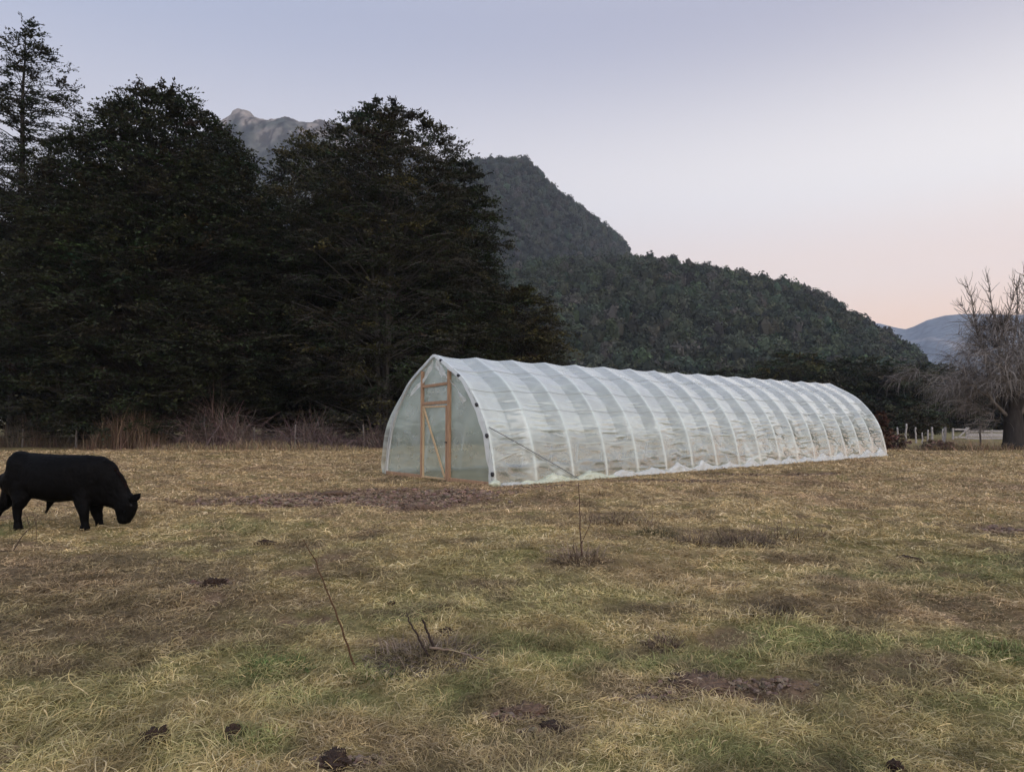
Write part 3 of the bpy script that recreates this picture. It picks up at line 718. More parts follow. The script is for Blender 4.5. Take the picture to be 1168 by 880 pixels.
    # rusty hair along the crest of the neck
    a = Acc(); n = 500; k = RNG.random(n); zx = np.interp(k, [0, .4, 1], [735, 830, 905]); zy = np.interp(k, [0, .4, 1], [206, 283, 402]) + 6
    P0 = np.array([zp(x_, y_, .17 + RNG.normal(0, .03)) for x_, y_ in zip(zx, zy)]) - org
    P, Sd = blade_lines(P0[:, 0], P0[:, 1], P0[:, 2] - .012, RNG.normal(-.6, .7, n), RNG.uniform(.03, .055, n), RNG.uniform(.2, 1.2, n), RNG.uniform(.5, 1.5, n), RNG.normal(0, .6, n), 4)
    strips(a, P, np.tile(np.array([.007, .007, .005, .001]), (n, 1)), Sd, np.ones((n, 3))); a.build('neck_hair_fringe', M['hide_warm'], root, True)
    # hair tuft under the belly
    a = Acc(); n = 60; P0 = np.array([zp(336 + RNG.normal(0, 5), 575, .17 + RNG.normal(0, .01)) for _ in range(n)]) - org
    P, Sd = blade_lines(P0[:, 0], P0[:, 1], P0[:, 2], RNG.normal(3.3, .4, n), RNG.uniform(.04, .07, n), np.full(n, -1.2), np.zeros(n), np.zeros(n), 4)
    strips(a, P, np.tile(np.array([.006, .005, .004, .001]), (n, 1)), Sd, np.ones((n, 3))); a.build('belly_tuft', M['hide'], root, True)
    for sgn in (-1, 1):
        v, f = ico(2); a = Acc(); c = zp(938, 540, .17 + sgn * .085) - org
        a.add(v * np.array([.018, .012, .018]) + c, None, f); a.build('eye', M['black'], root, True)
build_bull()

# ------------------------------------------------------------------ trees
def tree_meshes(seed, H, prof, nspray, spray_r, T=7, Lf=13, leaf=(.17, .085), trunk_r=.3, ntr=1, droop=.25, col=(.040, .050, .026), lift=0.0, lo=.04, outer=.55, cone=False, bark=(.040, .036, .032), flat=.35, warm=.0, limb=.28, lumpy=.5):
    rg = np.random.default_rng(seed)
    hp, rp = np.array([a for a, b in prof]), np.array([b for a, b in prof])
    ta, la = Acc(), Acc()
    # trunks
    K = 16; t = np.linspace(0, 1, K); trunks = []
    for k in range(ntr):
        a = rg.random() * 2 * PI; spread = (0 if ntr == 1 else rg.uniform(.25, .6) * rp.max() * .55)
        wob = np.cumsum(rg.normal(0, .05, (K, 2)), 0) * H * .03; wob -= wob[:1]
        hh = H * (0.985 if k == 0 else rg.uniform(.7, .93))
        P = np.c_[np.cos(a) * (.15 * (ntr > 1) + spread * t ** 1.2) + wob[:, 0], np.sin(a) * (.15 * (ntr > 1) + spread * t ** 1.2) + wob[:, 1], t * hh]
        R = trunk_r * (1 if ntr == 1 else .75) * (1 - t) ** .8 + .018; R[0] *= 1.35
        P[0, 2] = -.25
        tubes(ta, P, R, 9, bark); trunks.append(P)
    # spray centres
    n = nspray
    ht = lo + (1 - lo) * rg.random(n * 3) ** .9
    wgt = np.interp(ht, hp, rp) + .15; keep = rg.random(n * 3) < wgt / wgt.max(); ht = ht[keep][:n]; n = len(ht)
    az = rg.random(n) * 2 * PI
    lump = 1.03 - lumpy / 2 + lumpy * fbm(az * 1.3 + 11 * seed, ht * 7, seed, 3)
    rr = np.interp(ht, hp, rp) * lump * (rg.random(n) ** outer)
    which = rg.integers(0, ntr, n)
    TR = np.array(trunks)
    tz = ht * H
    def trunk_at(w_, z):
        o = np.zeros((len(z), 3))
        for k in range(ntr):
            m = w_ == k; zz = np.clip(z[m], 0, TR[k][-1, 2]); o[m] = np.c_[np.interp(zz, TR[k][:, 2], TR[k][:, 0]), np.interp(zz, TR[k][:, 2], TR[k][:, 1]), zz]
        return o
    od = np.c_[np.cos(az), np.sin(az), np.zeros(n)]
    C = np.c_[od[:, 0] * rr, od[:, 1] * rr, tz]
    up = (.25 + .35 * rg.random(n)) * rr if not cone else (.02 + .1 * rg.random(n)) * rr
    A0 = trunk_at(which, np.maximum(tz - up - .2, .03 * H))
    mid = (A0 + C) / 2; mid[:, 2] += .12 * rr * rg.random(n)
    s_ = np.linspace(0, 1, 6)[None, :, None]
    LP = (1 - s_) ** 2 * A0[:, None] + 2 * s_ * (1 - s_) * mid[:, None] + s_ ** 2 * C[:, None]
    R0 = np.clip(.011 * np.linalg.norm(C - A0, axis=1) + .012, .015, .08)
    lk = rg.random(n) < limb
    tubes(ta, LP[lk], (R0[:, None] * np.linspace(1, .3, 6)[None])[lk], 5, bark)
    # twigs and leaves
    sr = spray_r * rg.uniform(.6, 1.35, n) * np.interp(ht, [0, .8, 1], [1, 1, .6])
    dz = rg.normal(lift, .22, (n, T)) + np.interp(ht, [0, .8, 1.0], [0, .05, .55])[:, None]
    ta_ = az[:, None] + rg.normal(0, 1.15, (n, T))
    D = np.stack([np.cos(ta_), np.sin(ta_), dz], -1); D /= np.linalg.norm(D, axis=2, keepdims=True)
    TL = sr[:, None] * rg.uniform(.5, 1.2, (n, T))
    st = C[:, None] - D * (TL * .15)[..., None] + rg.normal(0, 1, (n, T, 3)) * (sr * .22)[:, None, None] * np.array([1, 1, flat])
    s5 = np.linspace(0, 1, 4)[None, None, :, None]
    TP = st[:, :, None] + D[:, :, None] * TL[..., None, None] * s5
    TP[..., 2] -= droop * (TL[..., None] * s5[..., 0] ** 2)
    tp = TP.reshape(-1, 4, 3); sd = np.cross(tp[:, -1] - tp[:, 0], rg.normal(0, 1, (len(tp), 3))); sd /= np.linalg.norm(sd, axis=1, keepdims=True) + 1e-9
    strips(ta, tp, np.tile(np.array([.03, .025, .02, .01]), (len(tp), 1)), sd[:, None], np.tile(np.array(bark), (len(tp), 1)))
    u = rg.uniform(.1, 1.05, (n, T, Lf))
    LPp = st[:, :, None] + D[:, :, None] * (TL[..., None] * u)[..., None]
    LPp[..., 2] -= droop * TL[..., None] * u ** 2
    LPp = LPp + rg.normal(0, .075, LPp.shape) * np.array([1, 1, .6]) * (sr / 1.0)[:, None, None, None]
    p = LPp.reshape(-1, 3); m = len(p)
    d = np.repeat(D.reshape(-1, 3), Lf, 0) + rg.normal(0, .7, (m, 3)) * np.array([1, 1, .6]); d /= np.linalg.norm(d, axis=1, keepdims=True)
    nrm = np.array([0, 0, 1.]) + rg.normal(0, .55, (m, 3)); s = np.cross(d, nrm); s /= np.linalg.norm(s, axis=1, keepdims=True) + 1e-9
    sc = rg.uniform(.6, 1.4, m)[:, None]
    V = np.stack([p - d * leaf[0] / 2 * sc, p + s * leaf[1] / 2 * sc, p + d * leaf[0] / 2 * sc, p - s * leaf[1] / 2 * sc], 1)
    cs = np.array(col) * rg.uniform(.65, 1.4, (n, 1)) * (1 + rg.normal(0, .12, (n, 3)))
    if warm: cs = mix(cs, np.array([.085, .075, .028]), (rg.random(n) < warm) * rg.uniform(.4, 1, n))
    c = np.repeat(np.repeat(cs, T * Lf, 0) * rg.uniform(.7, 1.3, (m, 1)), 4, 0)
    la.add(V, np.arange(m * 4).reshape(-1, 4), None, np.clip(c, .004, 1))
    return ta, la

def tree(name, label, px, py_base, depth, py_top, prof_px, seed, group=None, **kw):
    """prof_px: (photo y, half-width px) pairs from top to base, turned into metres at the tree's own distance"""
    b = at(px, py_base, depth); H = (at(px, py_top, depth)[2])
    pr = sorted([(np.clip(at(px, y, depth)[2] / H, 0, 1), hw * depth / F_PX) for y, hw in prof_px])
    root = thing(name, label, 'tree', (b[0], depth, gz((b[0], depth))), random.random() * 0, group)
    ta, la = tree_meshes(seed, H, pr, **kw)
    ta.build('trunk', M['bark'], root, True); la.build('crown', M['leaf'], root)
    return root

DARK = (.030, .036, .018)
tree('evergreen_tree', 'tall slim evergreen with an open feathery top, highest of the dark trees', 14, 512, 43, 28, [(28, 4), (70, 34), (120, 58), (160, 62), (220, 55), (300, 60), (400, 70), (500, 55)], 1,
     nspray=620, spray_r=1.05, T=7, Lf=14, leaf=(.16, .07), trunk_r=.32, cone=True, limb=.6, lift=.18, droop=.1, col=DARK, outer=.7, flat=.2)
tree('round_evergreen_tree', 'broad dome shaped evergreen with several dark stems behind the grazing bull', 178, 512, 44, 100, [(100, 5), (112, 26), (126, 44), (146, 66), (172, 88), (205, 108), (250, 130), (330, 152), (420, 150), (500, 120)], 2,
     nspray=2300, spray_r=1.35, T=8, Lf=15, leaf=(.19, .095), trunk_r=.34, ntr=6, col=DARK, outer=.36, flat=.55, lumpy=.2, lift=.1)
tree('evergreen_tree', 'yellowish green evergreen seen between the dome shaped tree and the tall ragged tree', 345, 510, 54, 156, [(156, 8), (172, 28), (200, 46), (260, 66), (350, 70), (480, 60)], 3,
     nspray=850, spray_r=1.4, T=8, Lf=14, leaf=(.2, .10), trunk_r=.32, ntr=3, col=(.052, .056, .030), outer=.45, warm=.3)
tree('ragged_evergreen_tree', 'tall ragged evergreen with feathery tip twigs and pale stems behind the greenhouse door end', 436, 512, 45, 120, [(119, 12), (138, 42), (162, 68), (190, 88), (250, 108), (290, 110), (330, 105), (420, 105), (500, 90)], 4,
     nspray=1350, spray_r=1.3, T=8, Lf=14, leaf=(.19, .085), trunk_r=.28, ntr=5, col=(.034, .038, .021), outer=.5, lift=.12, bark=(.075, .07, .064), warm=.1, limb=.2)
tree('ragged_evergreen_tree', 'lower leaning evergreen whose boughs reach out over the greenhouse apex', 524, 510, 48, 186, [(186, 10), (205, 28), (228, 38), (256, 58), (276, 54), (305, 42), (350, 52), (420, 70), (500, 60)], 5,
     nspray=650, spray_r=1.25, T=8, Lf=14, leaf=(.19, .09), trunk_r=.22, ntr=2, col=DARK, outer=.5, lift=.1)
tree('olive_bushy_tree', 'rounded olive green tree just above the greenhouse roof beside the dark wood', 588, 508, 52, 326, [(326, 10), (340, 34), (365, 50), (400, 56), (470, 56), (505, 50)], 6,
     nspray=420, spray_r=1.2, T=8, Lf=14, leaf=(.2, .10), trunk_r=.22, ntr=2, col=(.040, .040, .018), outer=.45, warm=.4)
# dense evergreens standing behind the front row
gfill = 'dark evergreens filling the wood behind the front trees'
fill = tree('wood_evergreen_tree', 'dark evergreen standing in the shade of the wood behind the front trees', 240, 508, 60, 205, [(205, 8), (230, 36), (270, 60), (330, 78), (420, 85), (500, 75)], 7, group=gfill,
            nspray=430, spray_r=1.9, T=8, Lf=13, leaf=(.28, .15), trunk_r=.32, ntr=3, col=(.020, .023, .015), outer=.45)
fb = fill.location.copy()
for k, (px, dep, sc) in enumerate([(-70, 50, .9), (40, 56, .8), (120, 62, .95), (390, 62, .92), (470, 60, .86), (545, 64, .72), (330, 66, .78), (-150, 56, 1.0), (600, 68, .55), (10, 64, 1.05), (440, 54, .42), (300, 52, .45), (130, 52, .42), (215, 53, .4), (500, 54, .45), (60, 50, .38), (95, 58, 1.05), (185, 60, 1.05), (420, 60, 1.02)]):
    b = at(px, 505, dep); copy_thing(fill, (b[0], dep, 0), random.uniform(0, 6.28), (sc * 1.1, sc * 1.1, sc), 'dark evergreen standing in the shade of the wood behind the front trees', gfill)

# trees along the foot of the hill, beyond the greenhouse
gfoot = 'bushy trees along the foot of the forested hill'
ft = []
for k, (nm, lab, col_, wm, hh) in enumerate([('broadleaf_tree', 'wide bushy tree rising behind the far third of the greenhouse roof', (.054, .060, .038), .1, 1.0), ('broadleaf_tree', 'dark green bushy tree touching the far end of the greenhouse roof', (.048, .054, .036), 0, .9)]):
    D = 95; px = (905, 985)[k]
    ft.append(tree(nm, lab, px, 492, D, (402, 408)[k], [(400, 12), (415, 40), (440, 56), (470, 58), (490, 50)], 20 + k, group=gfoot, nspray=360, spray_r=1.7, T=8, Lf=12, leaf=(.34, .18), trunk_r=.3, ntr=2, col=col_, outer=.42, warm=wm))
foot = [(650, 120, .8, 'bushy tree just past the olive tree, mostly behind the greenhouse roof'), (705, 112, .82, 'dark bushy tree showing above the second quarter of the greenhouse ridge'),
        (770, 112, .86, 'dark bushy tree above the middle of the greenhouse ridge'), (838, 105, .92, 'round dark tree above the ridge just before the wide bushy tree'),
        (1030, 92, .80, 'dark tree right behind the far end wall of the greenhouse'), (1062, 100, .95, 'dark tree behind the white gate posts'),
        (1090, 110, .85, 'dark tree behind the drooping crown of the bare tree'), (1135, 104, .78, 'dark tree behind the trunk of the bare tree'), (1185, 96, .85, 'dark tree past the bare tree at the edge of view'),
        (1240, 100, .9, 'dark tree past the bare tree beyond the rail fence'), (945, 118, 1.05, 'taller dark tree between the two bushy trees past the greenhouse'), (1012, 122, 1.0, 'tree at the toe of the forested ridge')]
for k, (px, D, sc, lab) in enumerate(foot):
    b = at(px, 480, D); copy_thing(ft[k % 2], (b[0], D, 0), random.uniform(0, 6.28), (sc, sc, sc), lab, gfoot)
# low scrub in front of those trees
gs = 'low shrubs at the foot of the trees'
def shrub(name, lab, p, h, r, col, seed, n=120, group=None, leaf=(.12, .07)):
    root = thing(name, lab, 'shrub', (p[0], p[1], gz(p)), 0, group)
    ta, la = tree_meshes(seed, h, [(0, r * .6), (.4, r), (.8, r * .7), (1, r * .2)], nspray=n, spray_r=r * .35, T=6, Lf=11, leaf=leaf, trunk_r=.04, ntr=3, col=col, outer=.45, bark=(.12, .09, .075))
    ta.build('stem', M['twig'], root, True); la.build('foliage', M['leaf'], root); return root
shrub('shrub', 'reddish brown shrub close against the far end of the greenhouse', at(1004, 506, 36.5), 2.0, .55, (.105, .055, .038), 31, 90)
shrub('shrub', 'pale pinkish dry shrub between the greenhouse and the fence posts', at(1020, 506, 41), .9, .8, (.17, .12, .09), 32, 60)
shrub('shrub', 'tuft of dry scrub before the leaning white post', at(1068, 510, 37.5), .55, .9, (.20, .15, .10), 33, 60)
shrub('shrub', 'grey green bush in the shade behind the fence near the greenhouse end', at(1040, 497, 62), 3.2, 2.2, (.05, .055, .035), 34, 130, leaf=(.22, .12))

# ------------------------------------------------------------------ bare drooping tree
def build_bare_tree():
    D = 38.0; b = at(1155, 512, D)
    root = thing('bare_tree', 'leafless old tree with a thick dark trunk and drooping grey twigs', 'tree', (b[0], D, gz((b[0], D))))
    rg = np.random.default_rng(5); tr, br, tw = Acc(), Acc(), Acc()
    K = 10; t = np.linspace(0, 1, K)
    P = np.c_[.15 * np.sin(t * 2), .1 * t, -.2 + 2.3 * t]; R = .52 - .10 * t; R[0] = .70; R[1] = .58
    tubes(tr, P, R, 14)
    for k in range(5):                                   # the trunk parts into heavy stems
        a = k / 5 * 2 * PI + .5; q = np.linspace(0, 1, 7)[:, None]; e = P[-1] + np.array([math.cos(a) * .9, math.sin(a) * .9, rg.uniform(1.1, 1.8)])
        Q = P[-2] * (1 - q) + e * q; Q[:, 2] += .25 * np.sin(q[:, 0] * PI); tubes(tr, Q, np.linspace(.30, .13, 7), 9)
    tips = []
    def branch(p, d, L_, r, depth):
        n = 8; pts = [p]; dd = d / np.linalg.norm(d)
        for k in range(n - 1):
            dd = dd + rg.normal(0, .13, 3) + np.array([0, 0, .03 if depth < 2 else -.02]); dd /= np.linalg.norm(dd)
            pts.append(pts[-1] + dd * L_ / (n - 1))
        pts = np.array(pts); rad = r * np.linspace(1, .45, n)
        tubes(br, pts, rad, 6, (1, 1, 1)); tips.append((pts, depth))
        if depth < 4:
            for k in range(rg.integers(3, 5)):
                f = rg.integers(2, n); base = pts[f]; tdir = pts[f] - pts[f - 1]; tdir /= np.linalg.norm(tdir)
                nd = tdir + rg.normal(0, .55, 3); branch(base, nd, L_ * rg.uniform(.5, .75), rad[f] * .7, depth + 1)
    top = P[-1]
    for k in range(9):                                   # upright leaders standing above the drooping crown
        a = k / 9 * 2 * PI + rg.normal(0, .2); e = rg.uniform(.95, 1.4); st_ = top + np.array([math.cos(a) * .7, math.sin(a) * .7, 1.2])
        pts = [st_]; dd = np.array([math.cos(a) * math.cos(e), math.sin(a) * math.cos(e), math.sin(e)]); ll = rg.uniform(5.2, 6.8)
        for q in range(11):
            dd = dd + rg.normal(0, .09, 3) + np.array([0, 0, .05]); dd /= np.linalg.norm(dd); pts.append(pts[-1] + dd * ll / 11)
        pts = np.array(pts); tubes(br, pts, np.linspace(.075, .012, 12), 6)
        for q in range(3, 12):
            for _ in range(6):
                nd = dd + rg.normal(0, .6, 3); nd /= np.linalg.norm(nd); L2 = rg.uniform(.5, 1.6) * (1 - (q - 4) / 14); tt = np.linspace(0, 1, 6)[:, None]
                SB = pts[q] + nd * L2 * tt + np.array([0, 0, .25]) * tt ** 2 + np.cumsum(rg.normal(0, .03, (6, 3)), 0); tubes(br, SB, np.linspace(.020, .007, 6), 4)
    for k in range(12):
        a = k / 12 * 2 * PI + rg.normal(0, .2); e = rg.uniform(.55, 1.35)
        branch(top + np.array([math.cos(a) * .3, math.sin(a) * .3, rg.uniform(-.4, .9)]), np.array([math.cos(a) * math.cos(e), math.sin(a) * math.cos(e), math.sin(e)]), rg.uniform(2.0, 3.0), .11, 1)
    # drooping twigs from the lower and middle limbs
    src = np.concatenate([q for q, d in tips if d >= 2]); low = src[(src[:, 2] < 7.0)]
    low = low[rg.integers(0, len(low), 9500)]
    n = len(low); az = np.arctan2(low[:, 1], low[:, 0]) + rg.normal(0, .9, n)
    Pl, Sd = blade_lines(low[:, 0], low[:, 1], low[:, 2], az, rg.uniform(.5, 1.9, n), rg.uniform(-.3, .8, n), rg.uniform(.5, 2.1, n), rg.normal(0, .5, n), 7)
    Pl[..., 2] = np.maximum(Pl[..., 2], .5 + .6 * rg.random((n, 1)))
    Sd = Sd + rg.normal(0, .8, (n, 1, 3)); Sd /= np.linalg.norm(Sd, axis=2, keepdims=True)
    strips(tw, Pl, np.tile(np.array([.018, .017, .016, .014, .012, .010, .007]), (n, 1)), Sd, np.array([.235, .212, .192]) * rg.uniform(.6, 1.4, (n, 1)))
    # short upright twigs on the top limbs
    hi = src[src[:, 2] > 6.0]; hi = hi[rg.integers(0, len(hi), 1800)]; n = len(hi)
    Pl, Sd = blade_lines(hi[:, 0], hi[:, 1], hi[:, 2], rg.random(n) * 2 * PI, rg.uniform(.3, .9, n), rg.uniform(-.2, 1.1, n), rg.normal(0, .4, n), rg.normal(0, .5, n), 5)
    strips(tw, Pl, np.tile(np.array([.022, .02, .016, .013, .008]), (n, 1)), Sd, np.array([.17, .145, .125]) * rg.uniform(.6, 1.4, (n, 1)))
    for a in (tr,): a.c = [np.tile(np.array([.045, .040, .037]), (len(x), 1)) for x in a.v]
    br.c = [np.tile(np.array([.16, .142, .126]), (len(x), 1)) for x in br.v]
    tr.build('trunk', M['bark'], root, True); br.build('limbwork', M['bark'], root, True); tw.build('crown', M['twig'], root, True)
build_bare_tree()

# ------------------------------------------------------------------ bramble thickets and dry weeds before the wood
def bramble(name, lab, px0, px1, D, h, n, col, seed, upright=0.0, cat='thicket'):
    rg = np.random.default_rng(seed); x0, x1 = at(px0, 500, D)[0], at(px1, 500, D)[0]; cx = (x0 + x1) / 2
    root = Acc(); x = rg.uniform(x0, x1, n) - cx; hw = (x1 - x0) / 2
    y = rg.normal(0, .7, n)
    env = np.clip(1 - (np.abs(x) / hw) ** 1.6, .12, 1) * (.55 + .8 * fbm((x + cx) * .9, y * 0, seed, 3))
    L_ = h * env * rg.uniform(.8, 1.9, n)
    el = np.clip(rg.normal(1.15 + .3 * upright, .3, n), .3, 1.57)
    dr = rg.uniform(.3, 2.6, n) * (1 - upright)
    z = ground_z(x + cx, y + D)
    P, Sd = blade_lines(x, y, z, rg.random(n) * 2 * PI, L_, el, dr, rg.normal(0, 1.0, n), 8)
    Sd = Sd + rg.normal(0, .5, (n, 1, 3)); Sd /= np.linalg.norm(Sd, axis=2, keepdims=True)
    wd = np.array([.026, .024, .022, .02, .018, .016, .013, .008]) * (.8 if upright < .5 else .7)
    strips(root, P, wd[None] * rg.uniform(.6, 1.4, (n, 1)), Sd, np.array(col) * rg.uniform(.5, 1.5, (n, 1)) * (1 + rg.normal(0, .08, (n, 3))))
    o = root.build(name, M['twig'], None, True); o.location = (float(cx), float(D), 0)
    return tag(o, lab, cat)
bramble('bramble_thicket', 'high dome of tangled leafless brambles before the dark wood', 195, 302, 39.5, 2.3, 2600, (.165, .120, .105), 41)
bramble('bramble_thicket', 'lower purplish bramble tangle between the high dome and the greenhouse', 292, 415, 40, 1.6, 3000, (.150, .110, .098), 42)
bramble('bramble_thicket', 'thin bramble patch nearest the greenhouse door end', 400, 450, 40.5, 1.3, 1300, (.135, .10, .086), 43)
bramble('dry_weeds', 'stand of reddish dry weed stalks beside the bull along the wood', 98, 205, 38.9, 1.35, 2400, (.165, .115, .080), 44, .75, 'weeds')
bramble('dry_weeds', 'fringe of dull dry stalks in the shade at the far side of the bull', -60, 105, 40.5, 1.0, 1800, (.11, .085, .06), 45, .7, 'weeds')
bramble('dry_weeds', 'tall straw coloured grass fringe along the foot of the brambles', 140, 445, 37.6, .42, 3200, (.27, .205, .12), 46, .5, 'weeds')
bramble('dry_weeds', 'strip of dry grass and stalks under the fence near the bare tree', 1010, 1180, 37.0, .40, 1500, (.24, .175, .11), 47, .4, 'weeds')

# ------------------------------------------------------------------ fences
def wire_fence(lab, posts, zs, mat_name):
    b0 = at(posts[0][0], posts[0][2], posts[0][3])
    root = thing('wire_fence', lab, 'fence', (b0[0], b0[1], 0)); tops = []
    for (px, yt, yb, D, w_, lean, mt) in posts:
        b = at(px, yb, D); tp = at(px + lean, yt, D); a = Acc()
        p0 = np.array([b[0], D, gz((b[0], D)) - .25]); p1 = np.array([tp[0], D + random.uniform(-.05, .05), tp[2]])
        t = np.linspace(0, 1, 7)[:, None]; P = p0 * (1 - t) + p1 * t; P[:, :2] += RNG.normal(0, .012, (7, 2))
        tubes(a, P - np.array([b0[0], b0[1], 0]), w_ * np.linspace(1.1, .85, 7), 8, cap=True)
        a.build('post', M[mt], root, True); tops.append((p0 + np.array([0, 0, .25]), p1))
    for f in zs:
        a = Acc(); pts = []
        for (p0, p1), (q0, q1) in zip(tops[:-1], tops[1:]):
            A_, B_ = p0 + (p1 - p0) * f, q0 + (q1 - q0) * f
            for s in np.linspace(0, 1, 6)[:-1]:
                q = A_ * (1 - s) + B_ * s; q[2] -= .06 * math.sin(PI * s); q[1] -= .06; pts.append(q)
        pts.append(tops[-1][0] + (tops[-1][1] - tops[-1][0]) * f)
        pts = np.array(pts) - np.array([b0[0], b0[1], 0]); tubes(a, pts, np.full(len(pts), .006), 4); a.build('wire', M['wire'], root)
wire_fence('old wire fence on grey posts along the brambles and the dark wood',
           [(-40, 489, 514, 40, .05, 1, 'duskwood'), (26, 489, 513, 40, .055, 1, 'duskwood'), (87, 487, 513, 40, .06, 0, 'duskwood'), (143, 484, 513, 39.6, .05, 0, 'darkwood'), (197, 486, 512, 39.8, .05, 0, 'darkwood'), (242, 486, 512, 39.2, .04, -1, 'darkwood'),
            (290, 488, 513, 39, .07, 0, 'darkwood'), (336, 484, 512, 39, .05, 1, 'duskwood'), (416, 484, 511, 40, .05, -2, 'duskwood'), (455, 486, 511, 40, .05, 0, 'duskwood')], (.35, .62, .9), 'duskwood')
wire_fence('row of thin pale posts with wire between the greenhouse and the bare tree',
           [(1024, 487, 505, 50, .06, 0, 'oldwood'), (1032, 483, 506, 50, .07, 2, 'oldwood'), (1045, 487, 505, 50, .06, -1, 'oldwood'), (1052, 493, 505, 50, .05, 0, 'oldwood'), (1058, 490, 505, 50, .06, 0, 'oldwood'), (1064, 487, 506, 50, .07, -1, 'oldwood'), (1075, 489, 506, 50, .05, 0, 'oldwood')], (.5, .85), 'oldwood')
wire_fence('leaning pale post and slim dark post holding a slack wire before the white gate',
           [(1076.5, 487, 510.5, 40, .075, 2, 'oldwood'), (1118, 483, 506, 40.5, .05, 0.5, 'darkwood'), (1168, 486, 506, 42, .05, 0, 'darkwood'), (1210, 486, 506, 42, .05, 0, 'oldwood')], (.4, .75), 'oldwood')
def gate_and_rails():
    D = 58.0
    g0 = at(1086, 501, D); org = np.array([g0[0], D, 0])
    root = thing('gate', 'pale timber gate frame with one diagonal brace in the pasture fence', 'gate', org)
    q = lambda px, py: at(px, py, D) - org
    def pb(name, parent, a_, b_, w_, h_): a = Acc(); beam(a, a_, b_, w_, h_); a.build(name, M['oldwood'], parent)
    pb('post', root, q(1087, 501.5), q(1087, 488), .13, .13); pb('post', root, q(1102.5, 501.5), q(1102.5, 487), .13, .13)
    pb('rail', root, q(1088, 489.5) + np.array([0, -.09, 0]), q(1102, 489.5) + np.array([0, -.09, 0]), .06, .13); pb('rail', root, q(1088, 498.5) + np.array([0, -.09, 0]), q(1102, 498.5) + np.array([0, -.09, 0]), .06, .13)
    pb('brace', root, q(1092, 498) + np.array([0, -.16, 0]), q(1104, 487.5) + np.array([0, -.16, 0]), .05, .12)
    r2 = thing('rail_fence', 'pale weathered board fence running from the gate to the bare tree', 'fence', q(1104, 501) + org)
    o2 = np.array(r2.location)
    for y_, h_ in ((491.5, .16), (495.8, .30), (499.6, .16)):
        a = Acc(); p0, p1 = at(1104, y_, D) - o2, at(1178, y_ + .2, D) - o2
        beam(a, p0, p1, .05, h_); a.build('rail', M['oldwood'], r2)
    for px in (1106, 1119, 1132, 1145, 1158, 1171):
        a = Acc(); p0, p1 = at(px, 502, D) - o2, at(px, 490, D) - o2; beam(a, p0 + np.array([0, .09, -.2]), p1 + np.array([0, .09, 0]), .12, .12); a.build('post', M['oldwood'], r2)
gate_and_rails()
def fallen_log():
    b = gp(1146, 513.5); D = float(b[1]); e = at(1200, 513, D + .4)
    a = Acc(); K = 14; t = np.linspace(0, 1, K)[:, None]; P = np.array([b[0], D, .16]) * (1 - t) + np.array([e[0], D + .4, .17]) * t; P[:, 2] += RNG.normal(0, .012, K)
    tubes(a, P - np.array([b[0], D, 0]), .17 + RNG.normal(0, .012, K), 12, (.03, .027, .025), cap=True); o = a.build('fallen_log', M['bark'], None, True); o.location = (b[0], D, gz(b))
    tag(o, 'dark log lying on the grass in front of the bare tree trunk', 'log')
fallen_log()

# ------------------------------------------------------------------ small things on the pasture
def lump(name, lab, px, py, r, h, seed, mat='dung', cat='dung'):
    p = gp(px, py); v, f = ico(5)
    d = 1 + (fbm(v[:, 0] * 1.8 + seed, v[:, 1] * 1.8 + v[:, 2], seed, 4) - .5) * 1.1 + (np.abs(fbm(v[:, 0] * 5 + seed, v[:, 1] * 5 + v[:, 2] * 5, seed + 5, 4) - .5)) * 1.5 - .2 + (fbm(v[:, 0] * 16 + seed, v[:, 1] * 16 + v[:, 2] * 14, seed + 9, 3) - .5) * .4
    V = v * d[:, None] * np.array([r, r * .75, h]); V[:, 2] = np.maximum(V[:, 2], -.03)
    a = Acc(); a.add(V, None, f); o = a.build(name, M[mat], None, True); o.location = (p[0], p[1], gz(p) + .004); o.rotation_euler = (0, 0, seed * 1.7)
    return tag(o, lab, cat)
lump('dung_pat', 'large dark brown cow pat among straw, biggest of the pats nearest the viewer', 176, 846, .085, .045, 1)
lump('dung_pat', 'dark broken cow pat beside a small green tuft, smaller than the one next to it', 268, 842, .06, .035, 2)
lump('dung_pat', 'flat dark cow pat cut close to the bottom edge of the grass', 380, 868, .085, .024, 3)
lump('dung_pat', 'black shiny pat at the very bottom edge in pale grass', 1022, 876, .045, .04, 4)
lump('dung_pat', 'small dark pat above the clump with two dark sticks', 446, 683, .055, .022, 5)
lump('dung_pat', 'dark round pat just past the two dark sticks', 508, 722, .07, .035, 6)
lump('dung_pat', 'small black pat on dry grass under the far half of the greenhouse', 1034, 634, .13, .05, 7)
lump('dung_pat', 'dark pat in the brown patch past the bull', 244, 665, .13, .06, 8)
lump('dung_pat', 'little dark pat between the bull and the bare soil', 302, 619, .12, .05, 9)
lump('soil_clod', 'reddish brown churned clod of soil in the green grass', 806, 774, .24, .022, 10, 'soil', 'soil')
lump('soil_clod', 'pale crumbling clod of earth near the bottom middle', 600, 806, .12, .022, 11, 'soil', 'soil')
lump('soil_clod', 'dark clod of earth just before the pale crumbling one', 632, 828, .09, .022, 12, 'dung', 'soil')
lump('soil_clod', 'small clod of churned earth on the bare soil before the door', 480, 578, .35, .08, 13, 'soil', 'soil')
lump('soil_clod', 'wide low clod on the bare soil away from the door', 380, 560, .4, .06, 14, 'soil', 'soil')

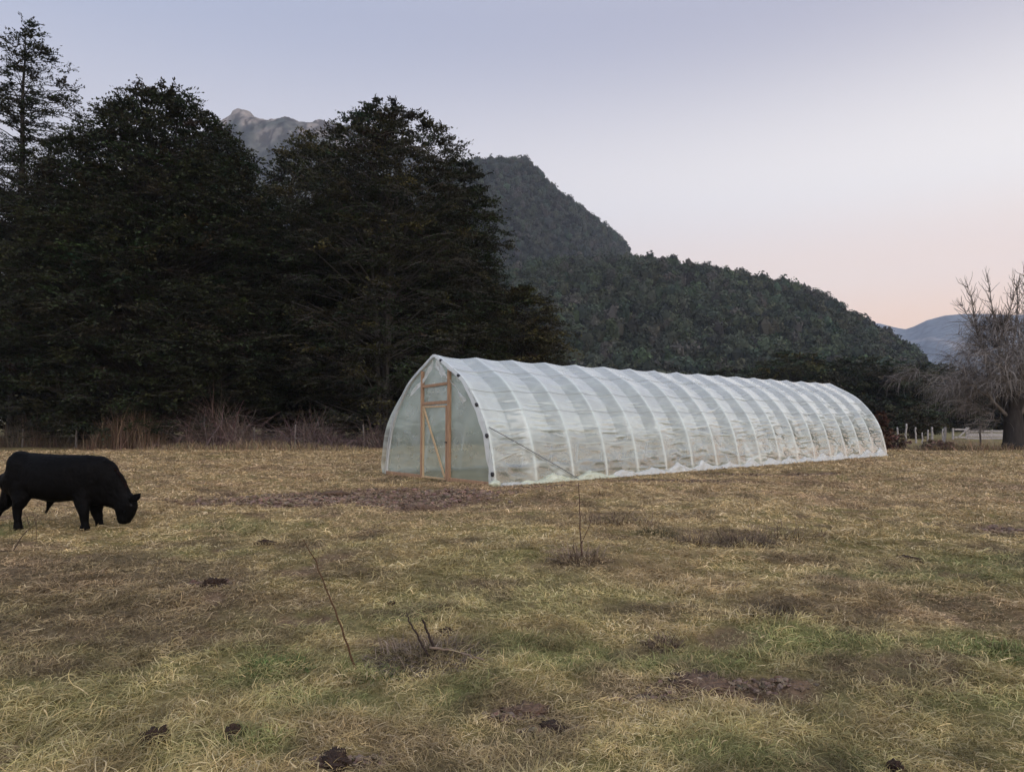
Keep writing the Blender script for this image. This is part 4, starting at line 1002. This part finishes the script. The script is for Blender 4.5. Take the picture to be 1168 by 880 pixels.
def tussock(lab, px, py, r, h, n, col, seed, name='grass_tussock', flop=.6, w_=.006):
    rg = np.random.default_rng(seed); p = gp(px, py); a = Acc()
    rr = r * np.sqrt(rg.random(n)) * .8; th = rg.random(n) * 2 * PI; x, y = rr * np.cos(th), rr * np.sin(th) * .8
    z = ground_z(x + p[0], y + p[1]) - .01
    el = np.clip(rg.normal(.72, .38, n), .05, 1.5)
    P, Sd = blade_lines(x, y, z, th + rg.normal(0, .7, n), h * rg.uniform(.5, 1.4, n), el, rg.uniform(.4, 2.2, n) * flop * 1.4, rg.normal(0, .8, n), 6)
    P[:, 2:, 2] = np.maximum(P[:, 2:, 2], z[:, None] + .02)
    d = float(np.hypot(*p[:2])); w0 = max(w_, .0006 * d)
    strips(a, P, w0 * np.array([1, 1, .9, .75, .5, .15])[None] * rg.uniform(.6, 1.4, (n, 1)), Sd, np.array(col) * rg.uniform(.4, 1.5, (n, 1)))
    o = a.build(name, M['twig'], None, True); o.location = (p[0], p[1], 0); return tag(o, lab, 'grass tuft')
DT_ = (.145, .108, .075)
tussock('dark dead grass tuft, first of the low ridge in the middle of the pasture', 800, 622, .42, .20, 520, DT_, 61)
tussock('dark dead grass tuft beside the first one on the low ridge', 852, 618, .45, .22, 560, (.12, .09, .065), 62)
tussock('wide brownish tuft trailing off the low ridge towards the bare tree', 895, 608, .7, .18, 520, (.17, .125, .085), 63)
tussock('flattened dark tuft close to the greenhouse side by the tall stalk', 705, 600, .7, .18, 520, (.155, .11, .08), 64)
tussock('greyish round tuft on the pale bare patch', 757, 731, .14, .10, 420, (.17, .125, .085), 65)
tussock('dark matted tuft in the yellow green grass below the low ridge', 873, 702, .28, .11, 380, (.10, .08, .055), 66)
tussock('dry basal tuft around the foot of the tall stalk', 660, 642, .34, .26, 360, (.20, .15, .11), 67, flop=.5)
tussock('grey matted clump around the two dark sticks', 485, 748, .46, .14, 900, (.19, .15, .115), 68, flop=.8)
tussock('dark green tuft near the low ridge of dead grass', 750, 612, .3, .2, 260, (.09, .085, .045), 69)
tussock('bright green grass tuft near the leaning brown stalk', 318, 762, .26, .075, 420, (.105, .15, .05), 70)
tussock('green tuft at the foot of the leaning brown stalk', 425, 764, .26, .07, 340, (.115, .15, .05), 71)
tussock('yellow green tuft at the edge of view in the nearer grass', 1135, 745, .35, .085, 420, (.16, .19, .07), 72)

def stalk(name, lab, pts, r0, r1, col, cat='stalk', extra=()):
    P = np.array(pts, float); o0 = P[0].copy(); o0[2] = 0; a = Acc()
    tt = np.linspace(0, len(P) - 1, 16); Q = np.stack([np.interp(tt, range(len(P)), P[:, k]) for k in range(3)], 1); Q[1:-1] += RNG.normal(0, .003, (14, 3))
    tubes(a, Q - o0, np.linspace(r0, r1, 16), 6, col, cap=True)
    for e in extra:
        E = np.array(e, float); t2 = np.linspace(0, len(E) - 1, 10); E2 = np.stack([np.interp(t2, range(len(E)), E[:, k]) for k in range(3)], 1)
        tubes(a, E2 - o0, np.linspace(r1 * 1.2, r1 * .5, 10), 5, col, cap=True)
    o = a.build(name, M['twig'], None, True); o.location = tuple(o0); return tag(o, lab, cat)
D = float(gp(661, 640)[1])
stalk('dead_stalk', 'tall thin upright dead stalk standing before the greenhouse side', [at(664, 640, D), at(661.5, 600, D), at(660, 550, D)], .009, .004, (.075, .045, .035),
      extra=[[at(663, 620, D), at(672, 600, D), at(676, 585, D)]])
D = float(gp(404, 760)[1])
stalk('dead_stalk', 'long brown stalk leaning over in the nearer grass', [at(406, 764, D), at(394, 730, D + .1), at(380, 690, D + .25), at(367, 660, D + .4), at(359, 636, D + .5)], .008, .004, (.075, .042, .022),
      extra=[[at(361, 640, D + .5), at(352, 627, D + .5), at(346, 615, D + .5)]])
D = float(gp(490, 748)[1])
stalk('dead_stick', 'dark broken stick with a bent tip rising from the grey clump', [at(490, 750, D), at(478, 728, D), at(467, 709, D), at(463, 698, D)], .008, .004, (.04, .030, .026), 'stick')
stalk('dead_stick', 'short thick dark stick next to the bent one in the grey clump', [at(497, 742, D), at(489, 724, D), at(482, 706, D)], .010, .007, (.035, .026, .023), 'stick')
stalk('dead_stick', 'pale dry stick lying across the grey clump towards the pasture middle', [at(490, 738, D), at(520, 742, D), at(552, 752, D - .2)], .010, .006, (.20, .15, .11), 'stick')
D = float(gp(30, 628)[1])
stalk('fallen_twig', 'thin bent twig with side shoots lying below the bull', [at(-20, 628, D), at(15, 628, D), at(25, 612, D), at(34, 602, D), at(31, 590, D), at(27, 582, D)], .007, .003, (.085, .062, .045), 'twig',
      extra=[[at(15, 628, D), at(60, 626, D), at(110, 623, D)], [at(34, 602, D), at(41, 598, D), at(38, 586, D), at(34, 576, D)], [at(41, 620, D), at(42, 600, D), at(40, 585, D)]])
D = 36.0
stalk('sapling', 'spindly leafless sapling standing before the brambles near the greenhouse', [at(412, 525, D), at(413, 510, D), at(416, 495, D), at(414, 478, D)], .022, .008, (.10, .075, .06), 'sapling',
      extra=[[at(414, 505, D), at(420, 498, D), at(424, 488, D)], [at(416, 495, D), at(408, 487, D), at(404, 481, D)]])

# ------------------------------------------------------------------ hills and mountains: height fields in their own place
def hill_field(sil, d_foot, d_crest, back, px0, px1, nu, nv, seed, rough, rough_s):
    sx = np.array([a for a, b in sil], float); sy = np.array([b for a, b in sil], float)
    px = np.linspace(px0, px1, nu); y = np.interp(px, sx, sy)
    t = np.linspace(0, 1, nv)
    PX, T_ = np.meshgrid(px, t, indexing='ij')
    dc = d_crest * (1 + .10 * (fbm(PX * .01, PX * 0, seed, 3) - .5))
    Dm = np.where(T_ < .72, d_foot + (dc - d_foot) * (T_ / .72), dc + (T_ - .72) / .28 * back)
    crest = (HOR - np.interp(PX, sx, sy)) / F_PX * dc + CAM_H
    s1 = np.clip(T_ / .72, 0, 1); prof = (.25 * s1 + .75 * s1 * s1 * (3 - 2 * s1)) ** 1.05
    prof = np.where(T_ > .72, 1 - .75 * sstep(.72, 1.0, T_), prof)
    X = (PX - W_PX / 2) / F_PX * Dm; Y = Dm
    nz = (fbm(X / rough_s, Y / rough_s, seed + 3, 5) - .5)
    rid = (np.abs(fbm(X / rough_s * .7 + 5, Y / rough_s * .35, seed + 9, 4) - .5)) * 2
    damp = np.sin(PI * np.clip(s1, 0, 1)) * (T_ < .72)
    Z = crest * prof + (nz + .6 * (rid - .3)) * rough * (.07 + damp) * sstep(0, .12, s1)
    return X, Y, np.where(T_ == 0, -6, Z), PX, T_
def field_mesh(name, X, Y, Z, c, mat):
    nu, nv = X.shape; i = np.arange(nu - 1)[:, None] * nv; j = np.arange(nv - 1)[None]
    q = np.stack([i + j, i + nv + j, i + nv + j + 1, i + j + 1], -1).reshape(-1, 4)
    a = Acc(); a.add(np.stack([X, Y, Z], -1), q, None, c.reshape(-1, 3)); return tag(a.build(name, M[mat], None, True), kind='structure')

def forest(name, lab, F_, n, rmin, rmax, col, seed, tmax=.80, pxr=None, sub=2):
    X, Y, Z, PX, T_ = F_; rg = np.random.default_rng(seed); nu, nv = X.shape
    p0, p1 = pxr; gu = int(math.sqrt(n * 2.2)); gv = int(n / gu); n = gu * gv
    A1, A2 = np.meshgrid(np.arange(gu), np.arange(gv), indexing='ij'); U1 = ((A1 + .5 * (A2 % 2) + rg.uniform(-.4, .4, A1.shape)) / gu).ravel() % 1; V1 = np.clip((A2 + rg.uniform(-.4, .4, A2.shape)).ravel() / gv, 0, 1)
    u = (p0 + (p1 - p0) * U1 - PX[0, 0]) / (PX[-1, 0] - PX[0, 0]) * (nu - 1.01); v = (.10 + .90 * V1) * (nv - 1.01) * tmax
    iu, iv = u.astype(int), v.astype(int); fu, fv = u - iu, v - iv
    g = lambda A_: (A_[iu, iv] * (1 - fu) + A_[iu + 1, iv] * fu) * (1 - fv) + (A_[iu, iv + 1] * (1 - fu) + A_[iu + 1, iv + 1] * fu) * fv
    x, y, z = g(X), g(Y), g(Z)
    keep = z > -1; x, y, z = x[keep], y[keep], z[keep]; n = len(x)
    r = rmin + (rmax - rmin) * rg.random(n) ** 1.6
    asp = rg.uniform(.8, 1.7, n)
    a = Acc()
    col_ = np.array(col) * rg.uniform(.5, 1.8, (n, 1)) * (1 + rg.normal(0, .08, (n, 3)))
    col_[rg.random(n) < .04] = np.array([.085, .08, .068])
    ctr = np.stack([x, y, z + r * asp * .5], -1)
    # inner mass of twigs and shade leaves, then clumps of leaves over several lobes of the crown
    vv, ff = ico(1); m = len(vv)
    V = vv[None] * (r[:, None, None] * .70 * (1 + rg.normal(0, .12, (n, m, 1)))); V[..., 2] *= asp[:, None]
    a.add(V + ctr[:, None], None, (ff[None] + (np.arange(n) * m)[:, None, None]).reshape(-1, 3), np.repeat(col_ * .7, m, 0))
    nl, per = 6, sub
    lob = rg.normal(0, 1, (n, nl, 3)); lob /= np.linalg.norm(lob, axis=2, keepdims=True); lob[..., 2] = np.abs(lob[..., 2]) * .9 - .15
    lc = lob * .55; lr = rg.uniform(.38, .62, (n, nl))
    d = rg.normal(0, 1, (n, nl, per, 3)); d[..., 2] += .35; d /= np.linalg.norm(d, axis=3, keepdims=True)
    P = lc[:, :, None] + d * (lr[..., None] * rg.uniform(.75, 1.08, (n, nl, per)))[..., None]
    P = P * r[:, None, None, None]; P[..., 2] *= asp[:, None, None]; P = (P + ctr[:, None, None]).reshape(-1, 3)
    k = len(P); nrm = d.reshape(-1, 3) + rg.normal(0, .45, (k, 3)); t1 = np.cross(nrm, rg.normal(0, 1, (k, 3))); t1 /= np.linalg.norm(t1, axis=1, keepdims=True) + 1e-9
    t2 = np.cross(nrm, t1); t2 /= np.linalg.norm(t2, axis=1, keepdims=True) + 1e-9
    sz = (np.repeat(r, nl * per) * rg.uniform(.10, .23, k))[:, None]
    V = np.stack([P - t1 * sz, P + t2 * sz * .7, P + t1 * sz, P - t2 * sz * .7], 1)
    c = np.repeat(col_, nl * per, 0) * rg.uniform(.7, 1.35, (k, 1))
    a.add(V, np.arange(k * 4).reshape(-1, 4), None, np.repeat(c, 4, 0))
    return tag(a.build(name, M['leaf'], None, False), kind='stuff')

SIL_A = [(-500, 380), (200, 330), (560, 322), (600, 312), (640, 305), (720, 303), (770, 307), (800, 314), (860, 325), (900, 335), (940, 348), (965, 364), (1000, 384), (1040, 407), (1060, 425), (1090, 450), (1120, 466), (1160, 474), (1300, 478)]
FA = hill_field(SIL_A, 190, 470, 300, 330, 1250, 230, 90, 201, 26, 90)
field_mesh('hill', *FA[:3], np.broadcast_to(np.array([.014, .016, .011]), FA[0].shape + (3,)), 'hill')
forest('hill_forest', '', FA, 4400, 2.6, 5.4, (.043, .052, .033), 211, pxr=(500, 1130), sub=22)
SIL_B = [(0, 330), (300, 262), (400, 225), (480, 206), (520, 190), (540, 184), (555, 183), (600, 185), (613, 198), (625, 214), (650, 233), (680, 250), (702, 267), (716, 287), (724, 303), (740, 330), (800, 400), (900, 460), (1000, 478)]
FB = hill_field(SIL_B, 480, 860, 500, 250, 1000, 220, 90, 301, 60, 150)
field_mesh('mountain', *FB[:3], np.broadcast_to(np.array([.018, .021, .016]), FB[0].shape + (3,)), 'hill')
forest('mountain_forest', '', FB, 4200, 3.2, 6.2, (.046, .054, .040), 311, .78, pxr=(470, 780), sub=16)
SIL_C = [(-400, 330), (100, 220), (200, 165), (235, 141), (250, 133), (258, 127), (268, 125), (280, 127), (290, 133), (300, 134), (310, 131), (322, 130), (332, 134), (345, 136), (358, 134), (372, 136), (386, 138), (410, 142), (460, 165), (560, 215), (700, 300), (800, 380), (900, 470)]
FC = hill_field(SIL_C, 1000, 1650, 700, 60, 860, 420, 220, 401, 150, 260)
FC = list(FC); vis = sstep(0, .2, FC[4]); FC[2] = FC[2] + ((1 - np.abs(2 * fbm(FC[0] / 70, FC[2] / 120, 421, 5) - 1) - .6) * 14 + (fbm(FC[0] / 14, FC[2] / 24, 431, 4) - .5) * 15) * vis * sstep(.3, .8, FC[2] / FC[2].max())
slope = np.gradient(FC[2], axis=1) / (np.gradient(FC[1], axis=1) + 1e-6)
nC = fbm(FC[0] / 45, FC[2] / 45, 409, 5)
hC = FC[2] / FC[2].max()
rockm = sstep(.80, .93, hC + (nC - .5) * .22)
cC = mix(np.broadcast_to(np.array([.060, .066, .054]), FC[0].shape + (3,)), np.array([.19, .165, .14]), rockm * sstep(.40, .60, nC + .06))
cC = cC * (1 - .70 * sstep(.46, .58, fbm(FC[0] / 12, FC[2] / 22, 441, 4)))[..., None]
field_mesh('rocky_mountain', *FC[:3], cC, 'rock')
SIL_D = [(700, 470), (800, 420), (880, 385), (940, 372), (985, 366), (1005, 367), (1020, 371), (1035, 374), (1045, 371), (1060, 364), (1080, 359), (1105, 357), (1130, 357), (1160, 359), (1220, 352), (1300, 360), (1450, 400)]
FD = hill_field(SIL_D, 1750, 2600, 700, 780, 1450, 300, 140, 501, 160, 420)
cD = mix(np.broadcast_to(np.array([.10, .125, .15]), FD[0].shape + (3,)), np.array([.30, .29, .29]), sstep(.56, .70, fbm(FD[0] / 70, FD[2] / 50, 509, 4)) * sstep(.35, .8, FD[2] / FD[2].max()))  # bluish base puts some of the distance haze into the slope colour
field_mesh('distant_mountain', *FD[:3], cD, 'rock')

# ------------------------------------------------------------------ air
def haze():
    a = Acc(); x0, x1, y0, y1, z0, z1 = -3700, 3700, -3700, 3700, -7.5, 1000
    V = [(x, y, z) for z in (z0, z1) for y in (y0, y1) for x in (x0, x1)]
    a.add(V, [(0, 2, 3, 1), (4, 5, 7, 6), (0, 1, 5, 4), (2, 6, 7, 3), (0, 4, 6, 2), (1, 3, 7, 5)])
    m, nt, out = new_mat('dusk_air'); v = N(nt, 'ShaderNodeVolumePrincipled'); v.inputs['Density'].default_value = .00014
    v.inputs['Color'].default_value = (.72, .82, 1.0, 1); v.inputs['Anisotropy'].default_value = 0.0
    nt.links.new(v.outputs[0], out.inputs['Volume'])
    o = a.build('haze', m); tag(o, kind='stuff')
HAZE = True
if HAZE: haze()

# ------------------------------------------------------------------ render settings
S.render.engine = 'CYCLES'
S.view_settings.view_transform = 'Standard'; S.view_settings.look = 'None'; S.view_settings.gamma = 1.0; S.view_settings.use_curve_mapping = False
S.view_settings.exposure = 0.0
c = S.cycles
c.use_denoising = True
c.max_bounces = 8; c.diffuse_bounces = 3; c.glossy_bounces = 3; c.transmission_bounces = 4; c.transparent_max_bounces = 16; c.volume_bounces = 1
c.caustics_reflective = False; c.caustics_refractive = False
